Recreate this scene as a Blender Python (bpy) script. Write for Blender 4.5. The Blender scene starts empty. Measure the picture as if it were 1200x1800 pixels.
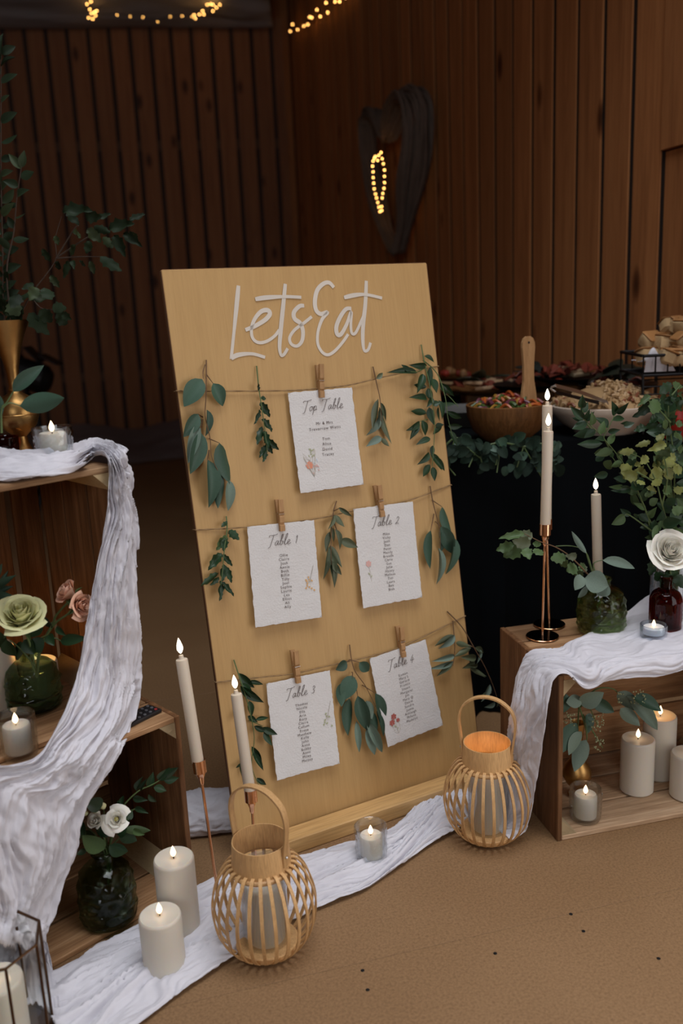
import bpy, bmesh, math, random
from math import sin, cos, pi, sqrt, radians, atan2
from mathutils import Vector, Matrix, noise
random.seed(11)
S = bpy.context.scene
COL = S.collection
V = Vector

# ---------------------------------------------------------------- camera
cam = bpy.data.cameras.new('camera')
camo = bpy.data.objects.new('camera', cam)
COL.objects.link(camo)
S.camera = camo
cam.sensor_fit = 'VERTICAL'; cam.sensor_height = 36; cam.lens = 36 * 1587.13 / 1800
PITCH, ROLL = radians(13.263), radians(-2.602)
_f = V((0, cos(PITCH), -sin(PITCH))); _u = V((0, sin(PITCH), cos(PITCH))); _r = V((1, 0, 0))
_R = _r * cos(ROLL) + _u * sin(ROLL); _U = _u * cos(ROLL) - _r * sin(ROLL)
camo.matrix_world = Matrix(((_R.x, _U.x, -_f.x, 0), (_R.y, _U.y, -_f.y, 0), (_R.z, _U.z, -_f.z, 1.125), (0, 0, 0, 1)))
cam.dof.use_dof = True; cam.dof.focus_distance = 1.85; cam.dof.aperture_fstop = 2.6
cam.clip_start = .05

# ---------------------------------------------------------------- world, daylight, exposure
S.view_settings.view_transform = 'Standard'; S.view_settings.look = 'None'
S.view_settings.exposure = 0.0; S.view_settings.gamma = 1; S.view_settings.use_curve_mapping = False
S.cycles.use_denoising = True
S.cycles.max_bounces = 8; S.cycles.transparent_max_bounces = 24
wd = bpy.data.worlds.new('world'); S.world = wd; wd.use_nodes = True
wd.node_tree.nodes['Background'].inputs[0].default_value = (.55, .62, .75, 1)
wd.node_tree.nodes['Background'].inputs[1].default_value = .6
def area(name, loc, target, sx, sy, power, col):
    l = bpy.data.lights.new(name, 'AREA'); l.shape = 'RECTANGLE'; l.size = sx; l.size_y = sy; l.energy = power; l.color = col
    o = bpy.data.objects.new(name, l); COL.objects.link(o); o.location = loc
    o.rotation_euler = (V(target) - V(loc)).to_track_quat('-Z', 'Y').to_euler()
    return o
# daylight through the low window in the right wall, just outside the picture
area('window_daylight_right', (1.63, .36, .95), (.63, .11, .9), 1.9, 1.6, 22, (1.0, .97, .95))
# fill light added behind the camera to lift the right wall and crate interiors
area('added_fill_front', (-1.0, -4.35, 2.5), (.3, 3.0, .6), 2.4, 1.5, 46, (.95, .97, 1.0))
# daylight down the roof light above and in front of the display
rl = area('rooflight_daylight', (.35, .95, 3.86), (.35, .95, 0), 2.2, 2.0, 33, (.95, .96, 1.0))
rl.data.spread = radians(105)

# ---------------------------------------------------------------- helpers
def nm(m, *a): return m
def mat_new(name):
    m = bpy.data.materials.new(name); m.use_nodes = True
    nt = m.node_tree; b = nt.nodes['Principled BSDF']
    return m, nt, b
def N(nt, t, **kw):
    n = nt.nodes.new(t)
    for k, v in kw.items():
        if k.startswith('i_'): n.inputs[k[2:].replace('_', ' ')].default_value = v
        else: setattr(n, k, v)
    return n
def ramp(nt, fac, stops):
    r = N(nt, 'ShaderNodeValToRGB'); e = r.color_ramp.elements
    while len(e) < len(stops): e.new(.5)
    for el, (p, c) in zip(e, stops): el.position = p; el.color = (*c, 1)
    nt.links.new(fac, r.inputs[0]); return r.outputs[0]
def bump(nt, b, fac, s, d=.002):
    n = N(nt, 'ShaderNodeBump', i_Strength=s, i_Distance=d); nt.links.new(fac, n.inputs['Height']); nt.links.new(n.outputs[0], b.inputs['Normal'])
def plain(name, col, rough=.6, metal=0, spec=.5, var=0, sss=0, bumpy=0, bscale=200, trans=0):
    m, nt, b = mat_new(name)
    b.inputs['Base Color'].default_value = (*col, 1); b.inputs['Roughness'].default_value = rough; b.inputs['Metallic'].default_value = metal
    b.inputs['Specular IOR Level'].default_value = spec
    if sss: b.inputs['Subsurface Weight'].default_value = sss; b.inputs['Subsurface Radius'].default_value = (.012, .006, .003); b.inputs['Subsurface Scale'].default_value = 1
    tc = N(nt, 'ShaderNodeTexCoord')
    if var:
        oi = N(nt, 'ShaderNodeObjectInfo'); nz = N(nt, 'ShaderNodeTexNoise', i_Scale=18.0, i_Detail=3.0)
        nt.links.new(tc.outputs['Object'], nz.inputs['Vector'])
        mx = N(nt, 'ShaderNodeMath', operation='ADD'); nt.links.new(oi.outputs['Random'], mx.inputs[0]); nt.links.new(nz.outputs['Fac'], mx.inputs[1])
        m2 = N(nt, 'ShaderNodeMath', operation='MULTIPLY'); nt.links.new(mx.outputs[0], m2.inputs[0]); m2.inputs[1].default_value = .5
        lo = tuple(c * (1 - var) for c in col); hi = tuple(min(1, c * (1 + var)) for c in col)
        nt.links.new(ramp(nt, m2.outputs[0], [(.2, lo), (.8, hi)]), b.inputs['Base Color'])
    if bumpy:
        nz = N(nt, 'ShaderNodeTexNoise', i_Scale=float(bscale), i_Detail=4.0); nt.links.new(tc.outputs['Object'], nz.inputs['Vector']); bump(nt, b, nz.outputs['Fac'], bumpy)
    return m
def wood(name, dark, mid, light, axis=2, scale=1.0, rough=.7, knots=0, b_s=.25, rvar=.35, fine=.5):
    m, nt, b = mat_new(name)
    b.inputs['Roughness'].default_value = rough; b.inputs['Specular IOR Level'].default_value = .3
    tc = N(nt, 'ShaderNodeTexCoord'); oi = N(nt, 'ShaderNodeObjectInfo')
    mp = N(nt, 'ShaderNodeMapping'); sc = [14 * scale] * 3; sc[axis] = .8 * scale
    mp.inputs['Scale'].default_value = sc
    cm = N(nt, 'ShaderNodeCombineXYZ'); mm = N(nt, 'ShaderNodeMath', operation='MULTIPLY'); mm.inputs[1].default_value = 37.0
    nt.links.new(oi.outputs['Random'], mm.inputs[0])
    for i in range(3): nt.links.new(mm.outputs[0], cm.inputs[i])
    nt.links.new(tc.outputs['Object'], mp.inputs['Vector']); nt.links.new(cm.outputs[0], mp.inputs['Location'])
    nz = N(nt, 'ShaderNodeTexNoise', i_Scale=2.2, i_Detail=6.0, i_Roughness=.65, i_Distortion=.6); nt.links.new(mp.outputs[0], nz.inputs['Vector'])
    n2 = N(nt, 'ShaderNodeTexNoise', i_Scale=14.0, i_Detail=3.0); nt.links.new(mp.outputs[0], n2.inputs['Vector'])
    c = ramp(nt, nz.outputs['Fac'], [(.25, dark), (.5, mid), (.75, light)])
    mx = N(nt, 'ShaderNodeMix', data_type='RGBA', blend_type='MULTIPLY'); mx.inputs['Factor'].default_value = fine
    nt.links.new(c, mx.inputs['A']); nt.links.new(ramp(nt, n2.outputs['Fac'], [(.3, (.55, .5, .45)), (.6, (1, 1, 1))]), mx.inputs['B'])
    hv = N(nt, 'ShaderNodeHueSaturation'); mr = N(nt, 'ShaderNodeMapRange'); mr.inputs[3].default_value = 1 - rvar; mr.inputs[4].default_value = 1 + rvar
    nt.links.new(oi.outputs['Random'], mr.inputs[0]); nt.links.new(mr.outputs[0], hv.inputs['Value']); nt.links.new(mx.outputs['Result'], hv.inputs['Color'])
    out = hv.outputs[0]
    if knots:
        km = N(nt, 'ShaderNodeMapping'); ks = [5.2, .4, 5.2]; ks[axis] = 2.3; km.inputs['Scale'].default_value = ks
        nt.links.new(tc.outputs['Object'], km.inputs['Vector']); nt.links.new(cm.outputs[0], km.inputs['Location'])
        vo = N(nt, 'ShaderNodeTexVoronoi', i_Scale=1.0); nt.links.new(km.outputs[0], vo.inputs['Vector'])
        k2 = N(nt, 'ShaderNodeMix', data_type='RGBA', blend_type='MULTIPLY'); k2.inputs['Factor'].default_value = knots
        nt.links.new(out, k2.inputs['A']); nt.links.new(ramp(nt, vo.outputs['Distance'], [(.05, (.10, .06, .035)), (.10, (.35, .28, .22)), (.17, (1, 1, 1))]), k2.inputs['B'])
        out = k2.outputs['Result']
    nt.links.new(out, b.inputs['Base Color']); bump(nt, b, n2.outputs['Fac'], b_s)
    return m
def glass(name, col, tr=.55, rough=.03, bs=0, bscale=60, ior=1.45):
    # real glass: part refracting, part thin-walled
    m, nt, b = mat_new(name)
    b.inputs['Base Color'].default_value = (*col, 1); b.inputs['Roughness'].default_value = rough; b.inputs['Transmission Weight'].default_value = 1; b.inputs['IOR'].default_value = ior
    t = N(nt, 'ShaderNodeBsdfTransparent'); t.inputs[0].default_value = (*col, 1)
    mx = N(nt, 'ShaderNodeMixShader'); mx.inputs[0].default_value = tr
    nt.links.new(b.outputs[0], mx.inputs[1]); nt.links.new(t.outputs[0], mx.inputs[2]); nt.links.new(mx.outputs[0], nt.nodes['Material Output'].inputs[0])
    if bs:
        tc = N(nt, 'ShaderNodeTexCoord'); vo = N(nt, 'ShaderNodeTexVoronoi', i_Scale=float(bscale)); nt.links.new(tc.outputs['Object'], vo.inputs['Vector']); bump(nt, b, vo.outputs['Distance'], bs, .003)
    return m
def thin_glass(name, col, bs=0, bscale=60, refr=.1):
    m, nt, b = mat_new(name)
    t = N(nt, 'ShaderNodeBsdfTransparent'); t.inputs[0].default_value = (*col, 1)
    r = N(nt, 'ShaderNodeBsdfRefraction'); r.inputs['Color'].default_value = (*col, 1); r.inputs['IOR'].default_value = 1.25; r.inputs['Roughness'].default_value = .02
    g = N(nt, 'ShaderNodeBsdfGlossy'); g.inputs['Roughness'].default_value = .03
    lw = N(nt, 'ShaderNodeLayerWeight', i_Blend=.5)
    pw = N(nt, 'ShaderNodeMath', operation='POWER'); pw.inputs[1].default_value = 2.2; nt.links.new(lw.outputs['Facing'], pw.inputs[0])
    ml = N(nt, 'ShaderNodeMath', operation='MULTIPLY_ADD'); ml.inputs[1].default_value = .75; ml.inputs[2].default_value = .07; nt.links.new(pw.outputs[0], ml.inputs[0])
    m1 = N(nt, 'ShaderNodeMixShader'); m1.inputs[0].default_value = refr
    m2 = N(nt, 'ShaderNodeMixShader')
    nt.links.new(t.outputs[0], m1.inputs[1]); nt.links.new(r.outputs[0], m1.inputs[2]); nt.links.new(ml.outputs[0], m2.inputs[0])
    nt.links.new(m1.outputs[0], m2.inputs[1]); nt.links.new(g.outputs[0], m2.inputs[2]); nt.links.new(m2.outputs[0], nt.nodes['Material Output'].inputs[0])
    return m
def emit(name, col, s):
    m, nt, b = mat_new(name); b.inputs['Base Color'].default_value = (*col, 1)
    b.inputs['Emission Color'].default_value = (*col, 1); b.inputs['Emission Strength'].default_value = s
    return m
def cloth_mat(name, col, trans=.25, alpha=1.0, weave=900):
    m, nt, b = mat_new(name)
    tc = N(nt, 'ShaderNodeTexCoord')
    d = N(nt, 'ShaderNodeBsdfDiffuse'); d.inputs[0].default_value = (*col, 1)
    t = N(nt, 'ShaderNodeBsdfTranslucent'); t.inputs[0].default_value = (*col, 1)
    mx = N(nt, 'ShaderNodeMixShader'); mx.inputs[0].default_value = trans
    nt.links.new(d.outputs[0], mx.inputs[1]); nt.links.new(t.outputs[0], mx.inputs[2])
    nz = N(nt, 'ShaderNodeTexNoise', i_Scale=45.0, i_Detail=6.0, i_Roughness=.7); nt.links.new(tc.outputs['Object'], nz.inputs['Vector'])
    bp = N(nt, 'ShaderNodeBump', i_Strength=.35, i_Distance=.004); nt.links.new(nz.outputs['Fac'], bp.inputs['Height'])
    nt.links.new(bp.outputs[0], d.inputs['Normal'])
    out = mx.outputs[0]
    if alpha < 1:
        tr = N(nt, 'ShaderNodeBsdfTransparent'); m3 = N(nt, 'ShaderNodeMixShader'); m3.inputs[0].default_value = alpha
        nt.links.new(tr.outputs[0], m3.inputs[1]); nt.links.new(out, m3.inputs[2]); out = m3.outputs[0]
    nt.links.new(out, nt.nodes['Material Output'].inputs[0])
    return m

# geometry builders: every one returns (verts, faces)
def join(*parts):
    vs, fs = [], []
    for v, f in parts:
        o = len(vs); vs += [tuple(p) for p in v]; fs += [tuple(i + o for i in q) for q in f]
    return vs, fs
def xf(vf, M):
    return [tuple(M @ V(p)) for p in vf[0]], vf[1]
def move(vf, d): return [(p[0] + d[0], p[1] + d[1], p[2] + d[2]) for p in vf[0]], vf[1]
def box(x0, x1, y0, y1, z0, z1, c=None):
    # a box with chamfered edges
    if c is None: c = min(x1 - x0, y1 - y0, z1 - z0) * .12
    bm = bmesh.new(); bmesh.ops.create_cube(bm, size=1)
    for v in bm.verts:
        v.co = V((x0 + (v.co.x + .5) * (x1 - x0), y0 + (v.co.y + .5) * (y1 - y0), z0 + (v.co.z + .5) * (z1 - z0)))
    if c > 0: bmesh.ops.bevel(bm, geom=bm.edges[:], offset=c, segments=1, affect='EDGES')
    bm.verts.index_update()
    r = [tuple(v.co) for v in bm.verts], [tuple(v.index for v in f.verts) for f in bm.faces]
    bm.free(); return r
def lathe(prof, n=32, cap=True, fn=None):
    vs, fs = [], []
    for k, (r, z) in enumerate(prof):
        for i in range(n):
            a = 2 * pi * i / n; rr = r + (fn(a, z, k) if fn else 0)
            vs.append((rr * cos(a), rr * sin(a), z))
    for k in range(len(prof) - 1):
        for i in range(n):
            j = (i + 1) % n
            fs.append((k * n + i, k * n + j, (k + 1) * n + j, (k + 1) * n + i))
    if cap:
        fs.append(tuple(range(n - 1, -1, -1))); o = (len(prof) - 1) * n; fs.append(tuple(range(o, o + n)))
    return vs, fs
def spline(pts, n=6):
    pts = [V(p) for p in pts]
    if len(pts) < 3: return [pts[0].lerp(pts[-1], i / n) for i in range(n + 1)]
    out = []
    for i in range(len(pts) - 1):
        p0 = pts[max(i - 1, 0)]; p1 = pts[i]; p2 = pts[i + 1]; p3 = pts[min(i + 2, len(pts) - 1)]
        for k in range(n):
            t = k / n
            out.append(.5 * ((2 * p1) + (p2 - p0) * t + (2 * p0 - 5 * p1 + 4 * p2 - p3) * t * t + (3 * p1 - p0 - 3 * p2 + p3) * t ** 3))
    out.append(pts[-1]); return out
def tube(pts, r, n=6, closed=False, sm=0):
    pts = [V(p) for p in pts]
    if sm: pts = spline(pts, sm)
    m = len(pts); rs = r if isinstance(r, (list, tuple)) else [r] * m
    if len(rs) != m: rs = [rs[0] + (rs[-1] - rs[0]) * i / (m - 1) for i in range(m)]
    vs, fs = [], []; ref = V((.31, .17, .93))
    for i, p in enumerate(pts):
        a = pts[(i - 1) % m] if closed else pts[max(i - 1, 0)]; b = pts[(i + 1) % m] if closed else pts[min(i + 1, m - 1)]
        t = (b - a).normalized(); s = t.cross(ref)
        if s.length < .05: s = t.cross(V((1, 0, 0)))
        s.normalize(); q = s.cross(t)
        for k in range(n):
            an = 2 * pi * k / n; vs.append(tuple(p + (s * cos(an) + q * sin(an)) * rs[i]))
    for i in range(m if closed else m - 1):
        j = (i + 1) % m
        for k in range(n):
            l = (k + 1) % n; fs.append((i * n + k, i * n + l, j * n + l, j * n + k))
    if not closed: fs.append(tuple(range(n - 1, -1, -1))); fs.append(tuple((m - 1) * n + k for k in range(n)))
    return vs, fs
def ribbon(pts, w, th, nrm, sm=5):
    # a flat strip of width w and thickness th; nrm gives the flat side's normal per point (function or vector)
    pts = spline(pts, sm) if sm else [V(p) for p in pts]
    vs, fs = [], []; m = len(pts)
    for i, p in enumerate(pts):
        t = (pts[min(i + 1, m - 1)] - pts[max(i - 1, 0)]).normalized()
        nn = V(nrm(i / (m - 1), p)) if callable(nrm) else V(nrm)
        s = t.cross(nn).normalized(); nn = s.cross(t).normalized()
        ww = w(i / (m - 1)) if callable(w) else w
        for a, b in ((-1, -1), (1, -1), (1, 1), (-1, 1)): vs.append(tuple(p + s * (a * ww / 2) + nn * (b * th / 2)))
    for i in range(m - 1):
        for k in range(4):
            l = (k + 1) % 4; fs.append((i * 4 + k, i * 4 + l, i * 4 + 4 + l, i * 4 + 4 + k))
    fs.append((3, 2, 1, 0)); fs.append(tuple((m - 1) * 4 + k for k in range(4)))
    return vs, fs
def ball(c, r, n=8, m=5, sq=(1, 1, 1)):
    vf = lathe([(max(r * sin(pi * i / m), r * .02), -r * cos(pi * i / m)) for i in range(m + 1)], n)
    return [(p[0] * sq[0] + c[0], p[1] * sq[1] + c[1], p[2] * sq[2] + c[2]) for p in vf[0]], vf[1]
def mesh(name, vf, mat, smooth=False):
    me = bpy.data.meshes.new(name); me.from_pydata([tuple(v) for v in vf[0]], [], vf[1]); me.update()
    bm = bmesh.new(); bm.from_mesh(me); bmesh.ops.recalc_face_normals(bm, faces=bm.faces); bm.to_mesh(me); bm.free()
    if mat: me.materials.append(mat)
    if smooth:
        me.shade_smooth()
        if smooth != 2: me.set_sharp_from_angle(angle=radians(40))
    return me
def part(name, vf, mat, parent=None, smooth=False, M=None, label=None, stuff=False):
    me = vf if isinstance(vf, bpy.types.Mesh) else mesh(name, vf, mat, smooth)
    o = bpy.data.objects.new(name, me); COL.objects.link(o)
    if parent: o.parent = parent
    if M is not None: o.matrix_local = M
    if label: o['label'] = label
    if stuff: o['kind'] = 'stuff'
    return o
def tag(o, label, cat, group=None):
    o['label'] = label; o['category'] = cat
    if group: o['group'] = group
    return o
def thing(name, label, cat, M=None, loc=(0, 0, 0), rz=0, group=None):
    o = bpy.data.objects.new(name, None); COL.objects.link(o); o.empty_display_size = .02
    o.matrix_world = M if M is not None else Matrix.Translation(loc) @ Matrix.Rotation(rz, 4, 'Z')
    return tag(o, label, cat, group)
def struct(name, vf=None, mat=None, M=None):
    o = part(name, vf, mat) if vf else bpy.data.objects.new(name, None)
    if not vf: COL.objects.link(o)
    if M is not None: o.matrix_world = M
    o['kind'] = 'structure'; return o
def frame(x, y, z, o):
    x, y, z, o = V(x), V(y), V(z), V(o)
    return Matrix(((x.x, y.x, z.x, o.x), (x.y, y.y, z.y, o.y), (x.z, y.z, z.z, o.z), (0, 0, 0, 1)))
def along(p, q, up=(0, 0, 1), roll=0):
    # frame whose z runs from p to q
    z = (V(q) - V(p)).normalized(); x = V(up).cross(z)
    if x.length < .02: x = V((1, 0, 0))
    x.normalize(); y = z.cross(x); return frame(x, y, z, p) @ Matrix.Rotation(roll, 4, 'Z')

# ---------------------------------------------------------------- materials
M_wall = wood('larch_cladding', (.33, .125, .042), (.52, .21, .072), (.60, .26, .093), 2, .7, .75, knots=.9, rvar=.16, fine=.3)
M_wallback = plain('dark_backing', (.02, .012, .008), .9)
M_rail = plain('batten_wood', (.14, .075, .035), .8, bumpy=.3)
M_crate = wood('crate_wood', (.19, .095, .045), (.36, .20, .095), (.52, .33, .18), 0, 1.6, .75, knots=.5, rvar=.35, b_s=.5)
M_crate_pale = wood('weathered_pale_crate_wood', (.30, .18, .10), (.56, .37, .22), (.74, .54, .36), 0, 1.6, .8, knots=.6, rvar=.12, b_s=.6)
M_crate_v = wood('crate_wood_upright', (.085, .036, .014), (.18, .082, .032), (.30, .15, .066), 2, 1.6, .75, knots=.5, rvar=.3, b_s=.5)  # darkened to put the shade inside the upright crate into the wood colour
M_crate_end = plain('sawn_end_grain', (.48, .36, .2), .85, bumpy=.8, bscale=120, var=.25)
M_ply = wood('birch_ply', (.50, .305, .12), (.525, .325, .13), (.55, .345, .142), 2, 1.5, .5, rvar=.02, b_s=.05, fine=.14)
M_plyedge = plain('ply_edge', (.16, .075, .03), .8)
M_pine = wood('planed_pine', (.55, .33, .13), (.63, .39, .16), (.70, .45, .2), 0, 1.2, .5, rvar=.03, b_s=.08)
M_peg = wood('peg_wood', (.36, .2, .085), (.44, .25, .11), (.5, .3, .14), 2, 4, .6, rvar=.12)
M_bamboo = wood('pale_bamboo', (.52, .30, .125), (.62, .375, .165), (.7, .44, .2), 2, 3, .45, rvar=.1, b_s=.1)
M_steel = plain('spring_steel', (.6, .58, .55), .3, 1)
M_copper = plain('polished_copper', (.86, .47, .27), .18, 1)
M_brass = plain('aged_brass', (.36, .205, .07), .38, 1, var=.6, bumpy=.25, bscale=90)
M_blackmetal = plain('black_metal', (.012, .012, .013), .45, .6)
M_darkdisc = plain('dark_polished_metal', (.03, .022, .018), .12, 1)
M_frame = plain('dark_brass_frame', (.1, .05, .022), .35, .9)
M_wax = plain('ivory_wax', (.67, .62, .53), .45, sss=.35)
M_taper = plain('cream_taper_wax', (.66, .57, .45), .5, sss=.2)
M_wick = plain('black_wick', (.01, .008, .008), .9)
M_flame = emit('warm_flame', (1, .70, .42), 3.2)
M_flame_w = emit('bright_flame', (1, .85, .66), 3.5)
M_bulb = emit('amber_bulb', (1, .48, .12), 15)
M_paper = plain('cotton_paper', (.69, .675, .66), .9, spec=.1, bumpy=.5, bscale=260)
M_ink = plain('brown_ink', (.10, .07, .06), .8)
M_paint = plain('chalk_white_paint', (.66, .60, .52), .7, var=.06)
M_twine = plain('jute_twine', (.30, .19, .09), .95, bumpy=.6, bscale=500)
M_gauze = cloth_mat('white_gauze', (.80, .79, .84), .22)
M_greycloth = cloth_mat('grey_drape', (.50, .52, .56), .2)
M_sheer = cloth_mat('sheer_curtain', (.34, .29, .28), .5, alpha=.24)
M_hem = cloth_mat('sheer_hem', (.36, .31, .31), .3, alpha=.75)
M_black = plain('black_tablecloth', (.004, .005, .006), .95, spec=.05)
M_euc = plain('eucalyptus_green', (.038, .086, .054), .55, var=.25)
M_euc_l = plain('eucalyptus_grey_underside', (.145, .205, .16), .65, var=.2)
M_dk = plain('dark_glossy_leaf', (.016, .043, .016), .42, spec=.35, var=.35)
M_vdk = plain('deep_green_shaded_leaf', (.012, .022, .009), .6, spec=.15, var=.35)  # dark species, with the weak light at top left darkened into its colour
M_vmid = plain('deep_olive_shaded_leaf', (.028, .042, .016), .6, spec=.2, var=.3)  # olive copy, likewise darkened for the weak light at top left
M_dstem = plain('dark_stem', (.05, .03, .018), .8)
M_garland = plain('shaded_garland_leaf', (.017, .034, .022), .7, spec=.2, var=.4)  # leaf colour lowered to paint in the dimmer light at the buffet
M_olive = plain('olive_leaf', (.085, .105, .055), .5, var=.3)
M_lime = plain('yellow_green_leaf', (.155, .17, .045), .5, spec=.3, var=.35)
M_mid = plain('mid_green_leaf', (.066, .112, .04), .5, spec=.3, var=.3)
M_stem = plain('brown_stem', (.14, .075, .035), .8)
M_gstem = plain('green_stem', (.10, .15, .05), .6)
M_seed = plain('pale_seed', (.34, .36, .2), .7)
M_cream = plain('greenish_cream_petal', (.70, .69, .38), .6, sss=.15, var=.12)
M_white = plain('ivory_petal', (.88, .85, .76), .6, sss=.15, var=.06)
M_pink = plain('peach_petal', (.80, .48, .34), .6, sss=.15, var=.15)
M_yel = plain('flower_heart', (.4, .35, .1), .7)
M_clear = thin_glass('clear_glass', (.96, .98, .99))
M_ribbed = thin_glass('ribbed_pale_glass', (.88, .92, .96), refr=.12)
M_green = glass('green_glass', (.60, .70, .44), .35, .03)
M_greend = glass('dark_green_glass', (.42, .52, .38), .35, .03)
M_red = glass('oxblood_glass', (.34, .055, .04), .35, .04)
M_pane = glass('window_pane', (.97, .98, .97), .9, .01)
M_floor = None

# ---------------------------------------------------------------- the hall
def floor_mat():
    m, nt, b = mat_new('brown_hardboard')
    b.inputs['Roughness'].default_value = .62; b.inputs['Specular IOR Level'].default_value = .35
    tc = N(nt, 'ShaderNodeTexCoord')
    a = N(nt, 'ShaderNodeTexNoise', i_Scale=2.5, i_Detail=4.0); nt.links.new(tc.outputs['Object'], a.inputs['Vector'])
    f = N(nt, 'ShaderNodeTexNoise', i_Scale=210.0, i_Detail=5.0, i_Roughness=.8); nt.links.new(tc.outputs['Object'], f.inputs['Vector'])
    c = ramp(nt, a.outputs['Fac'], [(.3, (.255, .145, .066)), (.7, (.30, .178, .086))])
    mx = N(nt, 'ShaderNodeMix', data_type='RGBA', blend_type='MULTIPLY'); mx.inputs['Factor'].default_value = .7
    nt.links.new(c, mx.inputs['A']); nt.links.new(ramp(nt, f.outputs['Fac'], [(.34, (.45, .4, .36)), (.6, (1.08, 1.08, 1.08))]), mx.inputs['B'])
    nt.links.new(mx.outputs['Result'], b.inputs['Base Color']); bump(nt, b, f.outputs['Fac'], .12)
    return m
M_floor = floor_mat()
fl = struct('floor', box(-4.5, 3.2, -4.6, 9.2, -.12, -.012, 0), M_wallback)
SD = V((0.9678,0.2515,0))
SP = V((0.2758,1.4222,0))
fa = atan2(SD.y, SD.x); FM = Matrix.Translation(SP) @ Matrix.Rotation(fa, 4, 'Z')
for i in range(-4, 4):                      # sheets of hardboard either side of the seam that shows in front
    for j in range(-3, 5):
        part('floor_sheet', box(i * 2.44 + .9, i * 2.44 + 3.339, j * 1.22 + .0003, j * 1.22 + 1.2197, -.012, 0, .0006), M_floor, fl, M=FM)
for p in [(0.0004,1.3308,0),(0.0074,1.2856,0),(0.2333,1.3574,0),(0.3898,1.4503,0),(0.4002,1.4033,0),(0.5086,1.3272,0)]:
    part('screw_head', lathe([(.0035, -.004), (.0035, .0004), (.0028, .001), (.001, .0006)], 10), M_blackmetal, fl, M=Matrix.Translation(p))

# back wall (behind the sheer curtain) and right wall: upright boards with dark gaps, rails behind
def clad(name, origin, yaw, s0, s1, height, pitch, gap, rails, seam=None, back=.06):
    M = Matrix.Translation(origin) @ Matrix.Rotation(yaw, 4, 'Z')
    w = struct(name, box(s0 - .3, s1 + .3, back, .16, 0, height, 0), M_wallback, M)
    for z in rails: part('rail', box(s0, s1, .028, .06, z - .035, z + .035, 0), M_rail, w)
    k = 0; s = s0
    while s < s1 - .02:
        e = min(s + pitch - gap, s1)
        if seam and s > seam[0]:
            part('plank', box(s, e, .004, .028, 0, seam[1], .0012), M_wall, w)
            part('plank', box(s - .004, e + .01, -.012, .014, seam[1] + .004, height, .0012), M_wall, w)
        else: part('plank', box(s, e, .002 + .0012 * (k % 3), .028, 0, height, .0012), M_wall, w)
        s += pitch; k += 1
    return w
WR = V((0.4293,5.434,0)); WY = radians(-76.1)
LB = V((-.25,8.16,0)); LY = radians(9.85)
clad('wall_back', LB, LY, -4.2, .05, 3.9, .1625, .034, (0.5651, 2.4292))
clad('wall_right', WR, WY, -2.86, 4.2, 3.9, .1806, .026, (), seam=(2.47, 1.522), back=.008)  # near-black backing brought close behind the planks to paint shade into the gaps
# the rest of the hall, behind and beside the camera
RD = V((cos(WY), sin(WY), 0))
Mr = Matrix.Translation(WR) @ Matrix.Rotation(WY, 4, 'Z')
struct('wall_right_beyond_window', join(box(4.2, 6.24, 0, .16, 1.82, 3.9, 0), box(4.2, 6.24, 0, .16, 0, .1, 0), box(6.24, 11, 0, .16, 0, 3.9, 0)), M_wall, Mr)
struct('window_3', join(box(4.2, 4.26, -.01, .17, .1, 1.82), box(6.18, 6.24, -.01, .17, .1, 1.82), box(4.26, 6.18, -.01, .17, 1.76, 1.82), box(4.26, 6.18, -.03, .17, .1, .16)), M_rail, Mr)
struct('wall_front', join(box(-4.5, 3.3, -4.75, -4.6, 0, 1.7, 0), box(-4.5, 3.3, -4.75, -4.6, 3.3, 3.9, 0), box(-4.5, -2.3, -4.75, -4.6, 1.7, 3.3, 0), box(.3, 3.3, -4.75, -4.6, 1.7, 3.3, 0)), M_wall)
struct('added_window_1', join(box(-2.3, .3, -4.72, -4.62, 1.7, 1.76), box(-2.3, .3, -4.72, -4.62, 3.24, 3.3), box(-2.3, -2.24, -4.72, -4.62, 1.7, 3.3), box(.24, .3, -4.72, -4.62, 1.7, 3.3), box(-1.03, -.97, -4.72, -4.62, 1.7, 3.3)), M_rail)  # unseen window added to go with the front fill light
struct('wall_left', box(-4.6, -4.45, -4.6, 8.0, 0, 3.9, 0), M_wall)
struct('ceiling', join(box(-4.6, 3.6, -4.75, -.15, 3.9, 4.0, 0), box(-4.6, 3.6, 2.05, 9.2, 3.9, 4.0, 0), box(-4.6, -.85, -.15, 2.05, 3.9, 4.0, 0), box(1.55, 3.6, -.15, 2.05, 3.9, 4.0, 0)), M_rail)
struct('window_2', join(box(-.85, -.77, -.15, 2.05, 3.88, 4.02), box(1.47, 1.55, -.15, 2.05, 3.88, 4.02), box(-.77, 1.47, -.15, -.07, 3.88, 4.02), box(-.77, 1.47, 1.97, 2.05, 3.88, 4.02)), M_rail)

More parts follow.
